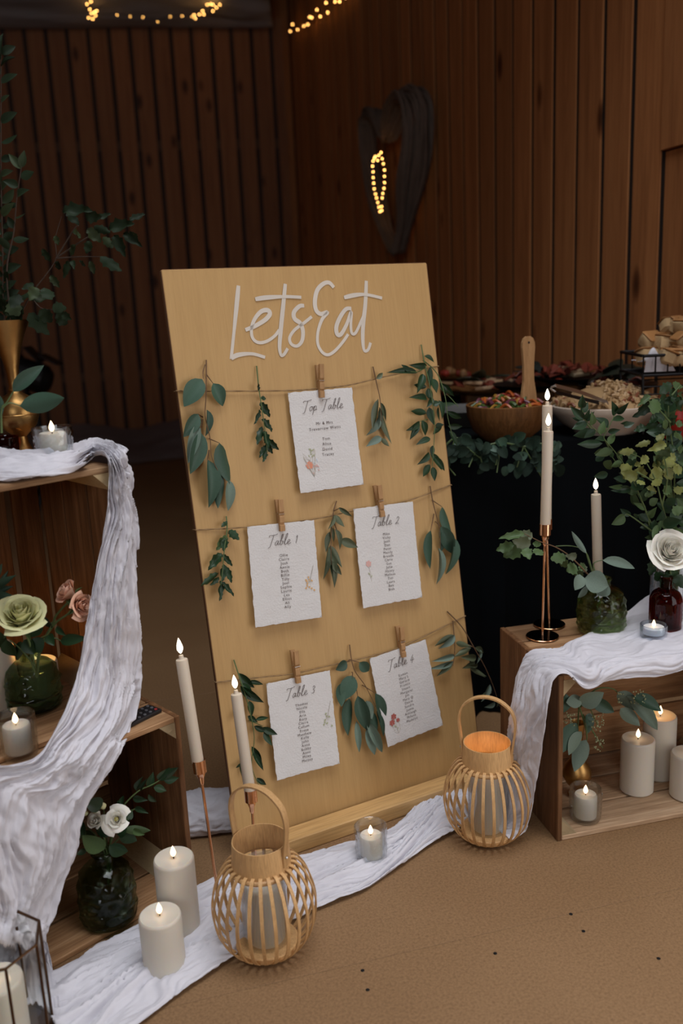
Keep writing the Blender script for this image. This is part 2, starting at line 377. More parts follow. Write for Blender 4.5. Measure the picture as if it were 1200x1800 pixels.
# ---------------------------------------------------------------- cloth
def loft(rows, nv=10, nu=60, folds=7, amp=.008, seed=0, thick=.0016, jit=.5, fine=.35, wz=0):
    # rows of cross sections (each a list of points, same count); smooth surface with folds that run along the cloth
    m = len(rows); k = len(rows[0]); cols = [spline([r[j] for r in rows], nv) for j in range(k)]
    L = len(cols[0]); grid = []
    for i in range(L):
        sec = spline([cols[j][i] for j in range(k)], 12); n = len(sec) - 1
        row = []
        for u in range(nu + 1):
            t = u / nu * n; a = min(int(t), n - 1); row.append(sec[a].lerp(sec[a + 1], t - a))
        grid.append(row)
    out = []
    for i in range(L):
        for u in range(nu + 1):
            p = grid[i][u]
            du = grid[i][min(u + 1, nu)] - grid[i][max(u - 1, 0)]; dv = grid[min(i + 1, L - 1)][u] - grid[max(i - 1, 0)][u]
            n = du.cross(dv); n = n.normalized() if n.length > 1e-9 else V((0, 0, 1))
            if n.y > .3 and abs(n.z) < .6: n = -n
            if n.z < -.5: n = -n
            t = u / nu; s = i / nv
            w = noise.noise((t * 1.7, s * .45, seed)) * jit + noise.noise((t * 4, s * 1.1, seed + 7)) * jit * .3
            q = t * folds + w * 2.2
            f = noise.noise((q * 1.1, s * .28, seed + 1)) * 1.3 - abs(noise.noise((q * 1.9, s * .4, seed + 2))) * 1.5 + .35
            f += (.28 - abs(noise.noise((q * 4.3 + s * .25, s * .75, seed + 3)))) * 1.0 + (.25 - abs(noise.noise((q * 8 - s * .6, s * 1.5, seed + 5)))) * .55 * (fine / .35)
            f += noise.noise((q * 5, s * 4.5, seed + 9)) * .22
            d = (f * (.4 + .6 * sin(pi * t) ** .5) + wz) * amp
            out.append(p + n * d)
    fs = []
    for i in range(L - 1):
        for u in range(nu):
            a = i * (nu + 1) + u; fs.append((a, a + 1, a + nu + 2, a + nu + 1))
    return out, fs
def cloth(name, label, cat, vf, mat, group=None, floor=None):
    vs = [V(v) for v in vf[0]]
    if floor is not None:
        for v in vs:
            if v.z < floor: v.z = floor + .001 * random.random()
    o = part(name, (vs, vf[1]), mat, smooth=2)
    s = o.modifiers.new('thickness', 'SOLIDIFY'); s.thickness = .0012
    return tag(o, label, cat, group)

# grey fabric under the roof, top left, and the sheer curtain in front of the back wall
ld = V((cos(LY), sin(LY), 0)); ln = V((sin(LY), -cos(LY), 0)); up = V((0, 0, 1))
def LP(s, off, z): return LB + ld * s + ln * off + up * z
cloth('ceiling_drape', 'grey fabric swagged under the roof above the back wall', 'drape',
      loft([[LP(-4.1, .1, 3.32), LP(-4.1, 1.0, 3.5), LP(-4.1, 2.6, 3.8)], [LP(-2.6, .1, 3.28), LP(-2.6, 1, 3.47), LP(-2.6, 2.6, 3.8)], [LP(-1.3, .1, 3.3), LP(-1.3, 1, 3.5), LP(-1.3, 2.6, 3.8)], [LP(-.15, .12, 3.3), LP(-.3, 1, 3.5), LP(-.6, 2.6, 3.8)]], 16, 40, 3, .05, 5), M_greycloth)
rows = []
for i in range(22):
    s = -4.1 + i * 4.0 / 21
    rows.append([LP(s, .3 + .03 * sin(i * 2.1), 3.3), LP(s, .32 + .05 * sin(i * 1.7), 1.6), LP(s, .36 + .06 * sin(i * 2.6), .18), LP(s, .55 + .1 * sin(i), .03), LP(s, .95 + .15 * sin(i * .9), .02)])
cur = thing('sheer_curtain', 'thin sheer curtain hanging in front of the boarded back wall', 'curtain', loc=LP(-2, .3, 0))
ci = cur.matrix_world.inverted()
part('curtain_panel', xf(loft(rows, 6, 40, 2, .004, 2), ci), M_sheer, cur, smooth=2)
hm = [[LP(-4.1 + i * 4.0 / 14, .42 + .04 * sin(i), .05), LP(-4.1 + i * 4.0 / 14, .5, .2 + .03 * sin(i * 1.9)), LP(-4.1 + i * 4.0 / 14, .9, .12 + .03 * sin(i * 1.3)), LP(-4.1 + i * 4.0 / 14, 1.25 + .1 * sin(i * 2.2), .01)] for i in range(15)]
part('gathered_hem', xf(loft(hm, 8, 30, 3, .02, 8), ci), M_hem, cur, smooth=2, label='gathered hem bunched along the floor')

# ---------------------------------------------------------------- seating board
BO = V((-.2439,1.6731,0)); BE = V((0.8864,0.4628,0)); BNV = V((-.457,0.8753,-.1577)); BU = V((-.073,0.1398,0.9875))
BM = frame(BE, BNV, BU, BO)                 # board space: x across, y into the board, z up the board
BW, BH = 0.6219, 1.2114
def bp(p, off=0): return V((p[0], -off, p[1]))
board = thing('seating_board', 'tall tan plywood seating plan board leaning back, lettered Lets Eat in white paint', 'sign', BM)
part('panel', box(0, BW, 0, .012, 0, BH, .0008), M_ply, board)
part('panel_edge', join(box(-.0012, 0, .0005, .0115, .002, BH - .002, 0), box(BW, BW + .0012, .0005, .0115, .002, BH - .002, 0), box(.002, BW - .002, .0005, .0115, BH, BH + .0012, 0)), M_plyedge, board, label='dark sawn edge')
# ledge along the foot, level with the floor
LM = Matrix.Translation(BO) @ Matrix.Rotation(atan2(BE.y, BE.x), 4, 'Z')
lg = part('foot_ledge', box(-.01, BW + .012, -.052, -.003, 0, .034, .002), M_pine, board); lg.matrix_world = LM
part('rear_strut', box(BW * .5 - .02, BW * .5 + .02, .012, .03, .1, BH * .8), M_pine, board)
def stroke(pts, w, sm=6, off=.0006, th=.0005):
    return ribbon([bp(p, off) for p in pts], w, th, (0, -1, 0), sm)
LET = [('letter_l',[[(0.1575,1.1756),(0.1478,1.1351),(0.1325,1.0733),(0.1211,1.0281)],[(0.1212,1.0291),(0.1366,1.0353),(0.1682,1.0356),(0.1963,1.0263)]]),('letter_e',[[(0.1602,1.0852),(0.1812,1.0914),(0.2068,1.1033),(0.2192,1.1149),(0.2149,1.1229),(0.2001,1.1207),(0.1844,1.1068),(0.1743,1.0879),(0.1738,1.0684),(0.1846,1.058),(0.2034,1.0588),(0.2237,1.0689),(0.2363,1.0811)]]),('letter_t',[[(0.2628,1.1756),(0.2506,1.1258),(0.2385,1.077),(0.2319,1.0452),(0.233,1.0288),(0.2402,1.0298),(0.2501,1.0416)],[(0.1903,1.1464),(0.2158,1.1488),(0.2592,1.1491),(0.2959,1.1462)]]),('letter_s',[[(0.3008,1.1285),(0.2896,1.128),(0.2751,1.1158),(0.2749,1.1023),(0.2869,1.0918),(0.2906,1.0741),(0.2852,1.0543),(0.2727,1.0451),(0.2601,1.0499),(0.258,1.0635),(0.2718,1.0791),(0.296,1.0928),(0.3156,1.1048)]]),('letter_e',[[(0.3768,1.1643),(0.3667,1.1748),(0.3521,1.1727),(0.3361,1.1597),(0.3274,1.1375),(0.3276,1.1183),(0.3378,1.1093),(0.3542,1.1121),(0.3391,1.0976),(0.3259,1.0721),(0.322,1.047),(0.3298,1.0288),(0.3432,1.0218),(0.3616,1.0293),(0.3846,1.0483),(0.3983,1.0629)]]),('letter_a',[[(0.4133,1.1176),(0.3996,1.1166),(0.3827,1.0995),(0.3713,1.0797),(0.3715,1.0644),(0.3808,1.0639),(0.3969,1.0835),(0.4124,1.1109),(0.4075,1.0829),(0.4074,1.0649),(0.4168,1.0644),(0.4329,1.0868),(0.442,1.1008)]]),('letter_t',[[(0.4592,1.176),(0.4503,1.1273),(0.4375,1.0762),(0.4327,1.0402),(0.4348,1.0245),(0.4441,1.0265),(0.4521,1.0411)],[(0.3988,1.1417),(0.4241,1.1458),(0.454,1.1462),(0.494,1.1369)]])]
kk = 0
for nme, ss in LET:
    part(nme, join(*[stroke(s, lambda t: .0088 * (.75 + .35 * sin(pi * min(t * 1.5 + .1, 1))), off=.0006 + .0005 * k + .0003 * kk) for k, s in enumerate(ss)]), M_paint, board); kk = (kk + 1) % 3

# ---------------------------------------------------------------- twines
def twine(px, label):
    pts = [bp(p, .006) for p in px]
    a, z = pts[0], pts[-1]
    fr = spline([V((.0015, -.0016, a.z))] + pts[1:-1] + [V((BW - .0015, -.0016, z.z))], 10)
    bk = [V((BW * (1 - i / 20), .0145, z.z + (a.z - z.z) * i / 20)) for i in range(21)]
    c = [V((-.0028, .0145, a.z)), V((-.0028, .001, a.z)), V((-.0022, -.0012, a.z))] + fr + [V((BW + .0022, -.0012, z.z)), V((BW + .0028, .001, z.z)), V((BW + .0028, .0145, z.z))] + bk[1:-1]
    vf = []
    for k in (0, 1):                        # two twisted strands
        vf.append(tube([p + V((0, cos(i * 1.3 + k * pi) * .0008, sin(i * 1.3 + k * pi) * .0008)) for i, p in enumerate(c)], .0009, 5))
    o = part('twine', join(*vf), M_twine); o.matrix_world = BM
    return tag(o, label, 'string', 'jute twines across the board')
twine([(0.0011,0.9736),(0.0805,0.9656),(0.2381,0.9533),(0.312,0.9518),(0.3861,0.953),(0.4788,0.9643),(0.6191,0.9768)], 'uppermost jute twine across the board, through the Top Table card peg')
twine([(0.0037,0.693),(0.1114,0.6821),(0.2624,0.6759),(0.3494,0.6792),(0.4924,0.6815),(0.6262,0.7013)], 'middle jute twine across the board, holding the Table 1 and Table 2 cards')
twine([(0.0052,0.3767),(0.1014,0.3649),(0.1703,0.3562),(0.2551,0.3543),(0.3564,0.352),(0.4498,0.3577),(0.6281,0.3892)], 'lowest jute twine across the board, holding the Table 3 and Table 4 cards')

# ---------------------------------------------------------------- cards with names
SCRIPT = {  # calligraphic letters, unit em, slanted, drawn as pen strokes
 'T': (.62, [[(.05, .78), (.12, .92), (.35, .9), (.62, .93), (.85, 1.0)], [(.5, .92), (.4, .55), (.3, .1), (.2, -.12), (.05, -.15)]]),
 'o': (.34, [[(.28, .38), (.12, .36), (.04, .15), (.12, .01), (.26, .1), (.3, .3), (.2, .4), (.4, .33)]]),
 'p': (.40, [[(.0, .1), (.12, .4), (.0, -.35)], [(.06, .2), (.2, .42), (.32, .32), (.26, .08), (.1, .02), (.42, .12)]]),
 'a': (.40, [[(.3, .36), (.14, .38), (.03, .16), (.1, .0), (.24, .14), (.32, .38), (.28, .06), (.44, .08)]]),
 'b': (.38, [[(.0, .1), (.2, .6), (.26, .9), (.16, .85), (.06, .3), (.08, .02), (.22, .04), (.28, .26), (.2, .34), (.42, .26)]]),
 'l': (.26, [[(.0, .1), (.2, .6), (.26, .92), (.15, .88), (.06, .3), (.1, .0), (.3, .1)]]),
 'e': (.34, [[(.0, .12), (.2, .22), (.26, .36), (.14, .4), (.05, .18), (.14, .0), (.38, .12)]]),
 ' ': (.34, []),
 '1': (.3, [[(.08, .52), (.2, .66), (.12, .0)]]),
 '2': (.4, [[(.08, .5), (.2, .66), (.33, .52), (.18, .22), (.0, .02), (.15, .08), (.36, .0)]]),
 '3': (.4, [[(.08, .56), (.22, .66), (.32, .52), (.16, .36), (.3, .24), (.2, .02), (.02, .06)]]),
 '4': (.46, [[(.26, .68), (.14, .46), (.0, .2), (.02, .19), (.2, .2), (.42, .22)], [(.3, .44), (.22, .2), (.16, -.08)]])}
def script_text(txt, size, w):
    x = 0; out = []
    for ch in txt:
        adv, ss = SCRIPT[ch]
        for s in ss: out.append([((x + px + py * .22) * size, py * size) for px, py in s])
        x += adv * 1.12
    W_ = x * size
    return join(*[ribbon([(p[0] - W_ / 2, 0, p[1]) for p in s], w, .0003, (0, -1, 0), 6) for s in out])
def block_text(lines, size, gap, spacing=1.12):
    vs, fs = [], []
    for i, t in enumerate(lines):
        if not t: continue
        c = bpy.data.curves.new('line', 'FONT'); c.body = t; c.size = size; c.align_x = 'CENTER'; c.space_character = spacing; c.resolution_u = 3; c.offset = 0
        o = bpy.data.objects.new('line', c); COL.objects.link(o)
        me = bpy.data.meshes.new_from_object(o.evaluated_get(bpy.context.evaluated_depsgraph_get()))
        off = len(vs); vs += [(v.co.x, 0, v.co.y - i * gap) for v in me.vertices]; fs += [tuple(k + off for k in p.vertices) for p in me.polygons]
        bpy.data.objects.remove(o); bpy.data.curves.remove(c); bpy.data.meshes.remove(me)
    return vs, fs
def paper(w, h, seed):
    rnd = random.Random(seed); nx, nz = 26, 38; vs, fs = [], []
    def ed(t, k): return .0016 * noise.noise((t * 14, k, seed)) + .0012 * noise.noise((t * 40, k + 5, seed))
    for sgn in (0, 1):
        for j in range(nz + 1):
            for i in range(nx + 1):
                u, t = i / nx, j / nz
                x = (u - .5) * w; z = (t - .5) * h
                if i == 0: x += ed(t, 1)
                if i == nx: x += ed(t, 2)
                if j == 0: z += ed(u, 3)
                if j == nz: z += ed(u, 4)
                rim = 0 if min(i, nx - i, j, nz - j) == 0 else .0004
                y = -.004 * (1 - t) ** 2 - .003 * (2 * u - 1) ** 2 * (1 - t) + .0006 * noise.noise((u * 6, t * 8, seed))
                vs.append((x, y - rim if sgn else y + rim, z))
    n1 = (nx + 1) * (nz + 1)
    for sgn in (0, 1):
        for j in range(nz):
            for i in range(nx):
                a = sgn * n1 + j * (nx + 1) + i; fs.append((a, a + 1, a + nx + 2, a + nx + 1))
    loop = [j * (nx + 1) for j in range(nz)] + [nz * (nx + 1) + i for i in range(nx)] + [j * (nx + 1) + nx for j in range(nz, 0, -1)] + [i for i in range(nx, 0, -1)]
    for a, b in zip(loop, loop[1:] + loop[:1]): fs.append((a, b, n1 + b, n1 + a))
    return vs, fs
def surf_y(x, z, w, h):
    u, t = x / w + .5, z / h + .5; return -.004 * (1 - t) ** 2 - .003 * (2 * u - 1) ** 2 * (1 - t) - .00125
def onpaper(vf, w, h, d=.0004): return [(x, surf_y(x, z, w, h) - d + y, z) for x, y, z in vf[0]], vf[1]
def petal_print(cx, cz, r, a, w=.5):
    pts = [(0, 0), (.5, w / 2), (.9, w / 3), (1, 0), (.9, -w / 3), (.5, -w / 2)]
    return [(cx + r * (px * cos(a) - py * sin(a)), 0, cz + r * (px * sin(a) + py * cos(a))) for px, py in pts], [tuple(range(6))]
def print_mat(name, c): return plain(name, c, .9, spec=.05)
M_p1 = print_mat('coral_print', (.72, .30, .20)); M_p2 = print_mat('ochre_print', (.68, .42, .20)); M_p3 = print_mat('sage_print', (.42, .44, .28)); M_p4 = print_mat('rose_print', (.70, .42, .38)); M_p5 = print_mat('oxblood_print', (.42, .12, .10)); M_p6 = print_mat('stem_print', (.55, .50, .42)); M_p7 = print_mat('blue_print', (.55, .62, .70))
def card(quad, title, names, size, gap, tz, nz, label, seed, flowers, nx=0):
    tl, tr, br, bl = [V((q[0], 0, q[1])) for q in quad]
    c = (tl + tr + br + bl) / 4; ex = ((tr - tl) + (br - bl)).normalized(); ez = ex.cross(V((0, 1, 0)))
    if ez.z < 0: ez = -ez
    w = ((tr - tl).length + (br - bl).length) / 2; h = ((tl - bl).length + (tr - br).length) / 2
    M = BM @ frame(ex, (0, 1, 0), ez, c + V((0, -.0095, 0)))
    t = thing('seating_card', label, 'card', M, group='deckle-edged seating cards')
    part('sheet', paper(w, h, seed), M_paper, t, smooth=True)
    sc = w / .145
    part('title_lettering', onpaper(move(script_text(title, .0225 * sc, .0008), (nx, 0, h / 2 - tz * h)), w, h), M_ink, t)
    part('name_lettering', onpaper(move(block_text(names, size * .9, gap, 1.18), (nx, 0, h / 2 - nz * h)), w, h), M_ink, t)
    for nme, vf, m in flowers(w, h): part(nme, onpaper(vf, w, h, .0003), m, t)
    return t
def line_print(pts, w=.0005): return ribbon([(x, 0, z) for x, z in pts], w, .0002, (0, -1, 0), 4)
def fl_top(w, h):
    x, z = -w * .28, -h * .25; r = random.Random(4)
    st = join(*[line_print([(x + .004, z - .022), (x + r.uniform(-.01, .01), z), (x + r.uniform(-.02, .02), z + r.uniform(.012, .04))]) for _ in range(9)])
    yield 'printed_stems', st, M_p6
    yield 'printed_bloom', join(*[petal_print(x - .004, z + .003, .009, a * pi / 4, .7) for a in range(8)]), M_p1
    yield 'printed_blossoms', join(*[petal_print(x + r.uniform(-.014, .018), z + r.uniform(-.016, .012), .004, r.random() * 6, .8) for _ in range(10)]), M_p4
    yield 'printed_leaves', join(*[petal_print(x + .004 + r.uniform(-.006, .006), z + r.uniform(.015, .034), .006, r.uniform(.5, 2.5), .4) for _ in range(12)]), M_p3
    yield 'printed_bluebells', join(*[petal_print(x + r.uniform(-.012, .014), z + r.uniform(.005, .02), .004, r.random() * 6, .6) for _ in range(6)]), M_p7
def fl_sprig(cx, cz, m, n=11, col2=None):
    def f(w, h):
        x, z = w * cx, h * cz; r = random.Random(7)
        yield 'printed_stems', join(*[line_print([(x + .011, z + .03), (x + .004, z + .008), (x + r.uniform(-.007, .007), z - r.uniform(.004, .02))]) for _ in range(4)]), M_p6
        yield 'printed_blossoms', join(*[petal_print(x + r.uniform(-.009, .008), z + r.uniform(-.022, .008), .0055, r.random() * 6, .75) for _ in range(n)]), m
    return f
def fl_single(cx, cz, m, k=1):
    def f(w, h):
        x, z = w * cx, h * cz
        pos = [(x, z + .012)] if k == 1 else [(x, z + .012), (x - .007, z), (x + .009, z + .001)]
        yield 'printed_stems', join(*[line_print([(px, pz), (px + .002, pz - .018), (x + .004, z - .028)]) for px, pz in pos]), M_p6
        yield 'printed_blossoms', join(*[petal_print(px, pz, .0075 if i < 2 else .005, a * 2 * pi / 6 + .3, .75) for i, (px, pz) in enumerate(pos) for a in range(6)]), m
        yield 'printed_leaves', join(petal_print(x + .002, z - .014, .008, 2.2, .35), petal_print(x + .002, z - .02, .007, .9, .35)), M_p3
    return f
card([(0.2347,0.9476),(0.384,0.9482),(0.3882,0.7332),(0.2314,0.737)], 'Top Table', ['Mr & Mrs', 'Trevorrow Watts', '', 'Tom', 'Alice', 'David', 'Tracey'], .0098, .0112, .2, .345,
     'torn-edge paper card headed Top Table, alone on the upper twine', 1, fl_top)
card([(0.1078,0.6838),(0.2594,0.6739),(0.245,0.4654),(0.0905,0.4737)], 'Table 1', 'Ollie Claire Josh Annie Beth Billie Tilly Joel Sophie Laurie Lea Elliot Ali Ally'.split(), .0092, .0084, .215, .335,
     'torn-edge paper card headed Table 1, left on the middle twine', 2, fl_sprig(.36, -.1, M_p2))
card([(0.3498,0.6816),(0.5045,0.6811),(0.5059,0.4566),(0.3541,0.4665)], 'Table 2', 'Mike Vicky Josh Dan Peter Mandy Brenda Chris Sue Julie Henry Melissa Tim Laura Bea Bish'.split(), .0088, .0083, .205, .305,
     'torn-edge paper card headed Table 2, right on the middle twine', 3, fl_single(-.34, -.12, M_p4))
card([(0.1008,0.3515),(0.2495,0.3441),(0.2488,0.1398),(0.0985,0.1419)], 'Table 3', 'Thomas Nicole Ella Aria Rory Claire Callum Freya Matthew Kelly John Anne Bobby Anne Miley Maizey'.split(), .0088, .0081, .2, .3,
     'torn-edge paper card headed Table 3, left on the lowest twine', 4, fl_sprig(.38, .03, M_p3, 8))
card([(0.3557,0.3469),(0.5059,0.3616),(0.5148,0.1519),(0.3656,0.143)], 'Table 4', ['Eamon', 'Mary L', 'Gerard', 'Francis', 'Stuart', 'Margaret', 'Jim', 'Mary Q', 'David', 'Sandra', 'Jamie', 'Ashleigh', 'Milena', 'Madelyn'], .0086, .0083, .19, .3,
     'torn-edge paper card headed Table 4, right on the lowest twine', 5, fl_single(-.3, -.26, M_p5, 3))

# ---------------------------------------------------------------- clothes pegs
def peg(a, b, label):
    a, b = bp(a), bp(b); h = (a - b).length; z = (a - b).normalized(); x = V((0, 1, 0)).cross(z); 
    M = BM @ frame(x, V((0, 1, 0)), z, b + V((0, -.0108, 0)))
    t = thing('clothes_peg', label, 'peg', M, group='wooden pegs holding the seating cards')
    w = .0105
    def leg(s):
        # side profile: thick at the jaw, waisted at the spring, flared grip
        pr = [(.0, .0075), (.012, .0082), (.0135, .0055), (.0165, .0055), (.018, .008), (.03, .0085), (.034, .0062), (.038, .0062), (.041, .0085), (h, .005)]
        vs, fs = [], []
        for zz, d in pr:
            base = .0008 + max(0, (zz - .03)) * .16
            for yy in (base, base + d):
                vs += [(-w / 2, s * yy, zz), (w / 2, s * yy, zz)]
        for i in range(len(pr) - 1):
            o = i * 4
            for q in ((0, 1, 5, 4), (2, 6, 7, 3), (0, 4, 6, 2), (1, 3, 7, 5)): fs.append(tuple(o + k for k in q))
        o = (len(pr) - 1) * 4; fs += [(0, 2, 3, 1), (o, o + 1, o + 3, o + 2)]
        return vs, fs
    part('jaw', leg(-1), M_peg, t); part('jaw', move(leg(1), (-.004, 0, .002)) if False else leg(1), M_peg, t)
    sp = [(-w / 2 + w * i / 40, .0062 * cos(i * 1.1) * .6, .036 + .0035 * sin(i * 1.1)) for i in range(41)]
    part('spring', join(tube(sp, .0006, 5), tube([(w / 2 + .0005, -.0095, .036), (w / 2 + .0005, 0, .033), (w / 2 + .0005, .0095, .036)], .0007, 5), tube([(-w / 2 - .001, -.0095, .036), (w / 2 + .001, -.0095, .036)], .0007, 5)), M_steel, t, smooth=True)
    return t
for a, b, l in [((0.3146,1.0016), (0.3092,0.9313), 'wooden clothes peg, only peg on the upper twine'),
                ((0.1825,0.7293), (0.1801,0.6628), 'wooden clothes peg, left peg on the middle twine'),
                ((0.4209,0.7275), (0.4233,0.6567), 'wooden clothes peg, right peg on the middle twine'),
                ((0.1744,0.4064), (0.173,0.3368), 'wooden clothes peg, left peg on the lowest twine'),
                ((0.4362,0.4043), (0.436,0.3342), 'wooden clothes peg, right peg on the lowest twine')]:
    peg(a, b, l)

# ---------------------------------------------------------------- leaves
LEAF = {}
def leaf_mesh(kind, mat):
    key = kind + mat.name
    if key in LEAF: return LEAF[key]
    n = 9; vs, fs = [], []
    for i in range(n + 1):
        t = i / n
        if kind == 'oval': w = sin(pi * t ** .8) ** .8
        elif kind == 'round': w = sin(pi * t ** .7) ** .55
        elif kind == 'lance': w = sin(pi * t ** .72)
        else: w = sin(pi * t ** .75) ** .8 * (1 + .22 * sin(t * 22))
        w = max(w, .015) * .5
        zc = -.12 * t * t + (.05 * sin(t * 9) if kind == 'oak' else .03 * sin(t * 3))
        for u in (-1, -.55, 0, .55, 1):
            vs.append((t, u * w, zc + abs(u) * w * .32 + (.05 * sin(t * 14 + u * 2) * abs(u) if kind == 'oak' else 0)))
    for i in range(n):
        for k in range(4): a = i * 5 + k; fs.append((a, a + 1, a + 6, a + 5))
    me = mesh('leaf', (vs, fs), mat, 2); LEAF[key] = me
    return me
def put_leaf(parent, kind, mat, p, q, w, normal, roll=0, bend=1.0):
    p, q = V(p), V(q); x = q - p; l = x.length; x.normalize(); z = V(normal); z = z - x * z.dot(x)
    if z.length < .02: z = V((0, 0, 1)) - x * x.z
    z.normalize(); z = Matrix.Rotation(roll, 3, x) @ z; y = z.cross(x)
    o = bpy.data.objects.new('leaf', leaf_mesh(kind, mat)); COL.objects.link(o); o.parent = parent
    o.matrix_local = Matrix(((x.x * l, y.x * w, z.x * l * bend, p.x), (x.y * l, y.y * w, z.y * l * bend, p.y), (x.z * l, y.z * w, z.z * l * bend, p.z), (0, 0, 0, 1)))
    return o
def hung_sprig(label, stems, leaves, kind, mat, alt=None, smat=None, r=.0011, seed=0, off=.012):
    rnd = random.Random(seed)
    t = thing('greenery_sprig', label, 'sprig', BM @ Matrix.Translation(bp(stems[0][0])))
    o0 = bp(stems[0][0])
    part('stem', join(*[tube([bp(p, .004 + .008 * min(i, 2)) - o0 for i, p in enumerate(s)], [r * 1.3, r * .6], 6, sm=5) for s in stems]), smat or M_stem, t, smooth=True)
    for L in leaves:
        d = rnd.uniform(-.2, .9) * .012 + off
        p = bp(L[0], off) - o0; q = bp(L[1], d) - o0; l = (q - p).length
        m = (alt if len(L) > 3 and L[3] == 1 else mat)
        put_leaf(t, kind, m, p, q, max(L[2], l * .2) * 1.06, (0, -1, 0), rnd.uniform(-.45, .45), rnd.choice((.7, 1, -.4)))
    return t
hung_sprig('large-leaved eucalyptus sprig at the left end of the upper twine', [[(0.0665,1.0296),(0.0594,0.9967),(0.05,0.9545),(0.0433,0.9168),(0.0473,0.8731),(0.0456,0.8347),(0.0575,0.7993)],[(0.0627,1.0203),(0.0538,1.0067),(0.0497,0.9917)],[(0.0626,1.0012),(0.0715,0.9814)],[(0.0433,0.9168),(0.0317,0.9237)],[(0.0498,0.8728),(0.0686,0.8611)],[(0.0475,0.849),(0.0389,0.8307)],[(0.0426,0.9121),(0.0316,0.8868)]],
  [((0.0497,0.9917),(0.0054,0.9419),0.0377),((0.0715,0.9814),(0.0874,0.9342),0.0276),((0.0317,0.9237),(-.004,0.8811),0.0276),((0.0512,0.9304),(0.0454,0.8772),0.0181),((0.0289,0.9039),(-.003,0.8286),0.0226,1),((0.0316,0.8868),(0.0004,0.8066),0.0351),((0.0389,0.8307),(0.0332,0.7344),0.0341),((0.0686,0.8611),(0.0776,0.7771),0.0377),((0.0595,0.8136),(0.0479,0.7299),0.0226),((0.0786,0.7843),(0.0699,0.7217),0.0211,1)], 'oval', M_euc, M_euc_l, seed=1)
hung_sprig('narrow wavy-leaved sprig between the large eucalyptus and the Top Table card', [[(0.1737,1.0098),(0.169,0.9635),(0.1668,0.9243),(0.1675,0.8748),(0.1668,0.8301)]],
  [((0.1667,0.9588),(0.165,0.9737),0.007),((0.1705,0.9437),(0.1829,0.9401),0.009),((0.1676,0.9341),(0.1831,0.9019),0.0151),((0.1645,0.9196),(0.1494,0.8905),0.009),((0.1666,0.8996),(0.1854,0.8719),0.0141),((0.1657,0.8849),(0.1466,0.8474),0.0131),((0.1675,0.8748),(0.1717,0.8385),0.012),((0.1708,0.8595),(0.1952,0.8318),0.0131),((0.1695,0.8497),(0.1807,0.8255),0.011),((0.1688,0.8448),(0.1495,0.8213),0.011),((0.1659,0.8352),(0.1562,0.8115),0.012),((0.1676,0.8673),(0.1492,0.8659),0.01),((0.1666,0.86),(0.1784,0.8437),0.011)], 'oak', M_dk, smat=M_gstem, seed=2)
hung_sprig('short olive sprig just right of the Top Table card', [[(0.4493,0.988),(0.4491,0.9503),(0.4485,0.9135),(0.4459,0.8663)]],
  [((0.4493,0.9608),(0.4692,0.9723),0.011),((0.4489,0.9161),(0.4174,0.8482),0.0131),((0.4458,0.8795),(0.4129,0.8371),0.0201,1),((0.4501,0.8976),(0.466,0.8137),0.0141),((0.4539,0.9078),(0.4604,0.8648),0.009),((0.4456,0.8319),(0.4041,0.8165),0.0161,1),((0.4453,0.8293),(0.4592,0.8091),0.01),((0.4483,0.8977),(0.4412,0.8446),0.012)], 'lance', M_olive, M_euc_l, seed=3)
hung_sprig('trailing dark ruscus sprig at the right end of the upper twine', [[(0.5812,1.0283),(0.5792,0.9881),(0.5823,0.9285),(0.584,0.8523),(0.5717,0.7826),(0.5643,0.7507)],[(0.5818,0.9933),(0.6109,0.9587),(0.6201,0.9034),(0.621,0.8595),(0.6285,0.8147)],[(0.5764,0.9722),(0.5572,0.9672),(0.5352,0.9689)],[(0.5751,0.8586),(0.549,0.8558)],[(0.6197,0.9253),(0.6397,0.9017),(0.6534,0.8784)]],
  [((0.5809,1.0015),(0.608,0.9861),0.012),((0.5845,0.9797),(0.5371,0.9831),0.0151),((0.557,0.9656),(0.4798,0.9742),0.0131),((0.5352,0.9689),(0.5188,0.9871),0.012),((0.5725,0.9617),(0.5479,0.9207),0.0171),((0.5937,0.9763),(0.5874,0.9281),0.0131),((0.5967,0.949),(0.5989,0.9162),0.0161),((0.5782,0.9316),(0.5441,0.9398),0.0131),((0.5747,0.9048),(0.5261,0.9135),0.0151),((0.581,0.9286),(0.59,0.898),0.0171),((0.6146,0.9367),(0.6293,0.9081),0.0161),((0.5705,0.8727),(0.5258,0.8824),0.0151),((0.5889,0.8899),(0.6058,0.8938),0.0141),((0.5786,0.8854),(0.583,0.8442),0.0171),((0.6065,0.8992),(0.6138,0.8547),0.0151),((0.549,0.8558),(0.5117,0.8381),0.0161),((0.5452,0.8508),(0.5186,0.8185),0.0151),((0.5557,0.8579),(0.5638,0.8217),0.0161),((0.6088,0.8415),(0.577,0.823),0.012),((0.5727,0.8153),(0.5329,0.8061),0.0141),((0.577,0.7984),(0.5735,0.7715),0.011),((0.5653,0.7834),(0.53,0.7593),0.0161),((0.565,0.7561),(0.5391,0.7309),0.0161),((0.5707,0.7499),(0.5696,0.717),0.0141),((0.5767,0.7711),(0.5985,0.737),0.0151),((0.5911,0.906),(0.5691,0.8864),0.0131),((0.6145,0.9382),(0.6536,0.9025),0.0141),((0.6141,0.8902),(0.6544,0.8864),0.0106),((0.6262,0.8721),(0.6686,0.85),0.0133),((0.6248,0.8384),(0.6604,0.8323),0.0141),((0.6261,0.8262),(0.6447,0.7886),0.015),((0.5905,0.842),(0.609,0.8425),0.0115),((0.6046,0.8839),(0.5974,0.8509),0.0097),((0.5683,0.7819),(0.5973,0.7387),0.0159)], 'lance', M_dk, smat=M_gstem, seed=4)
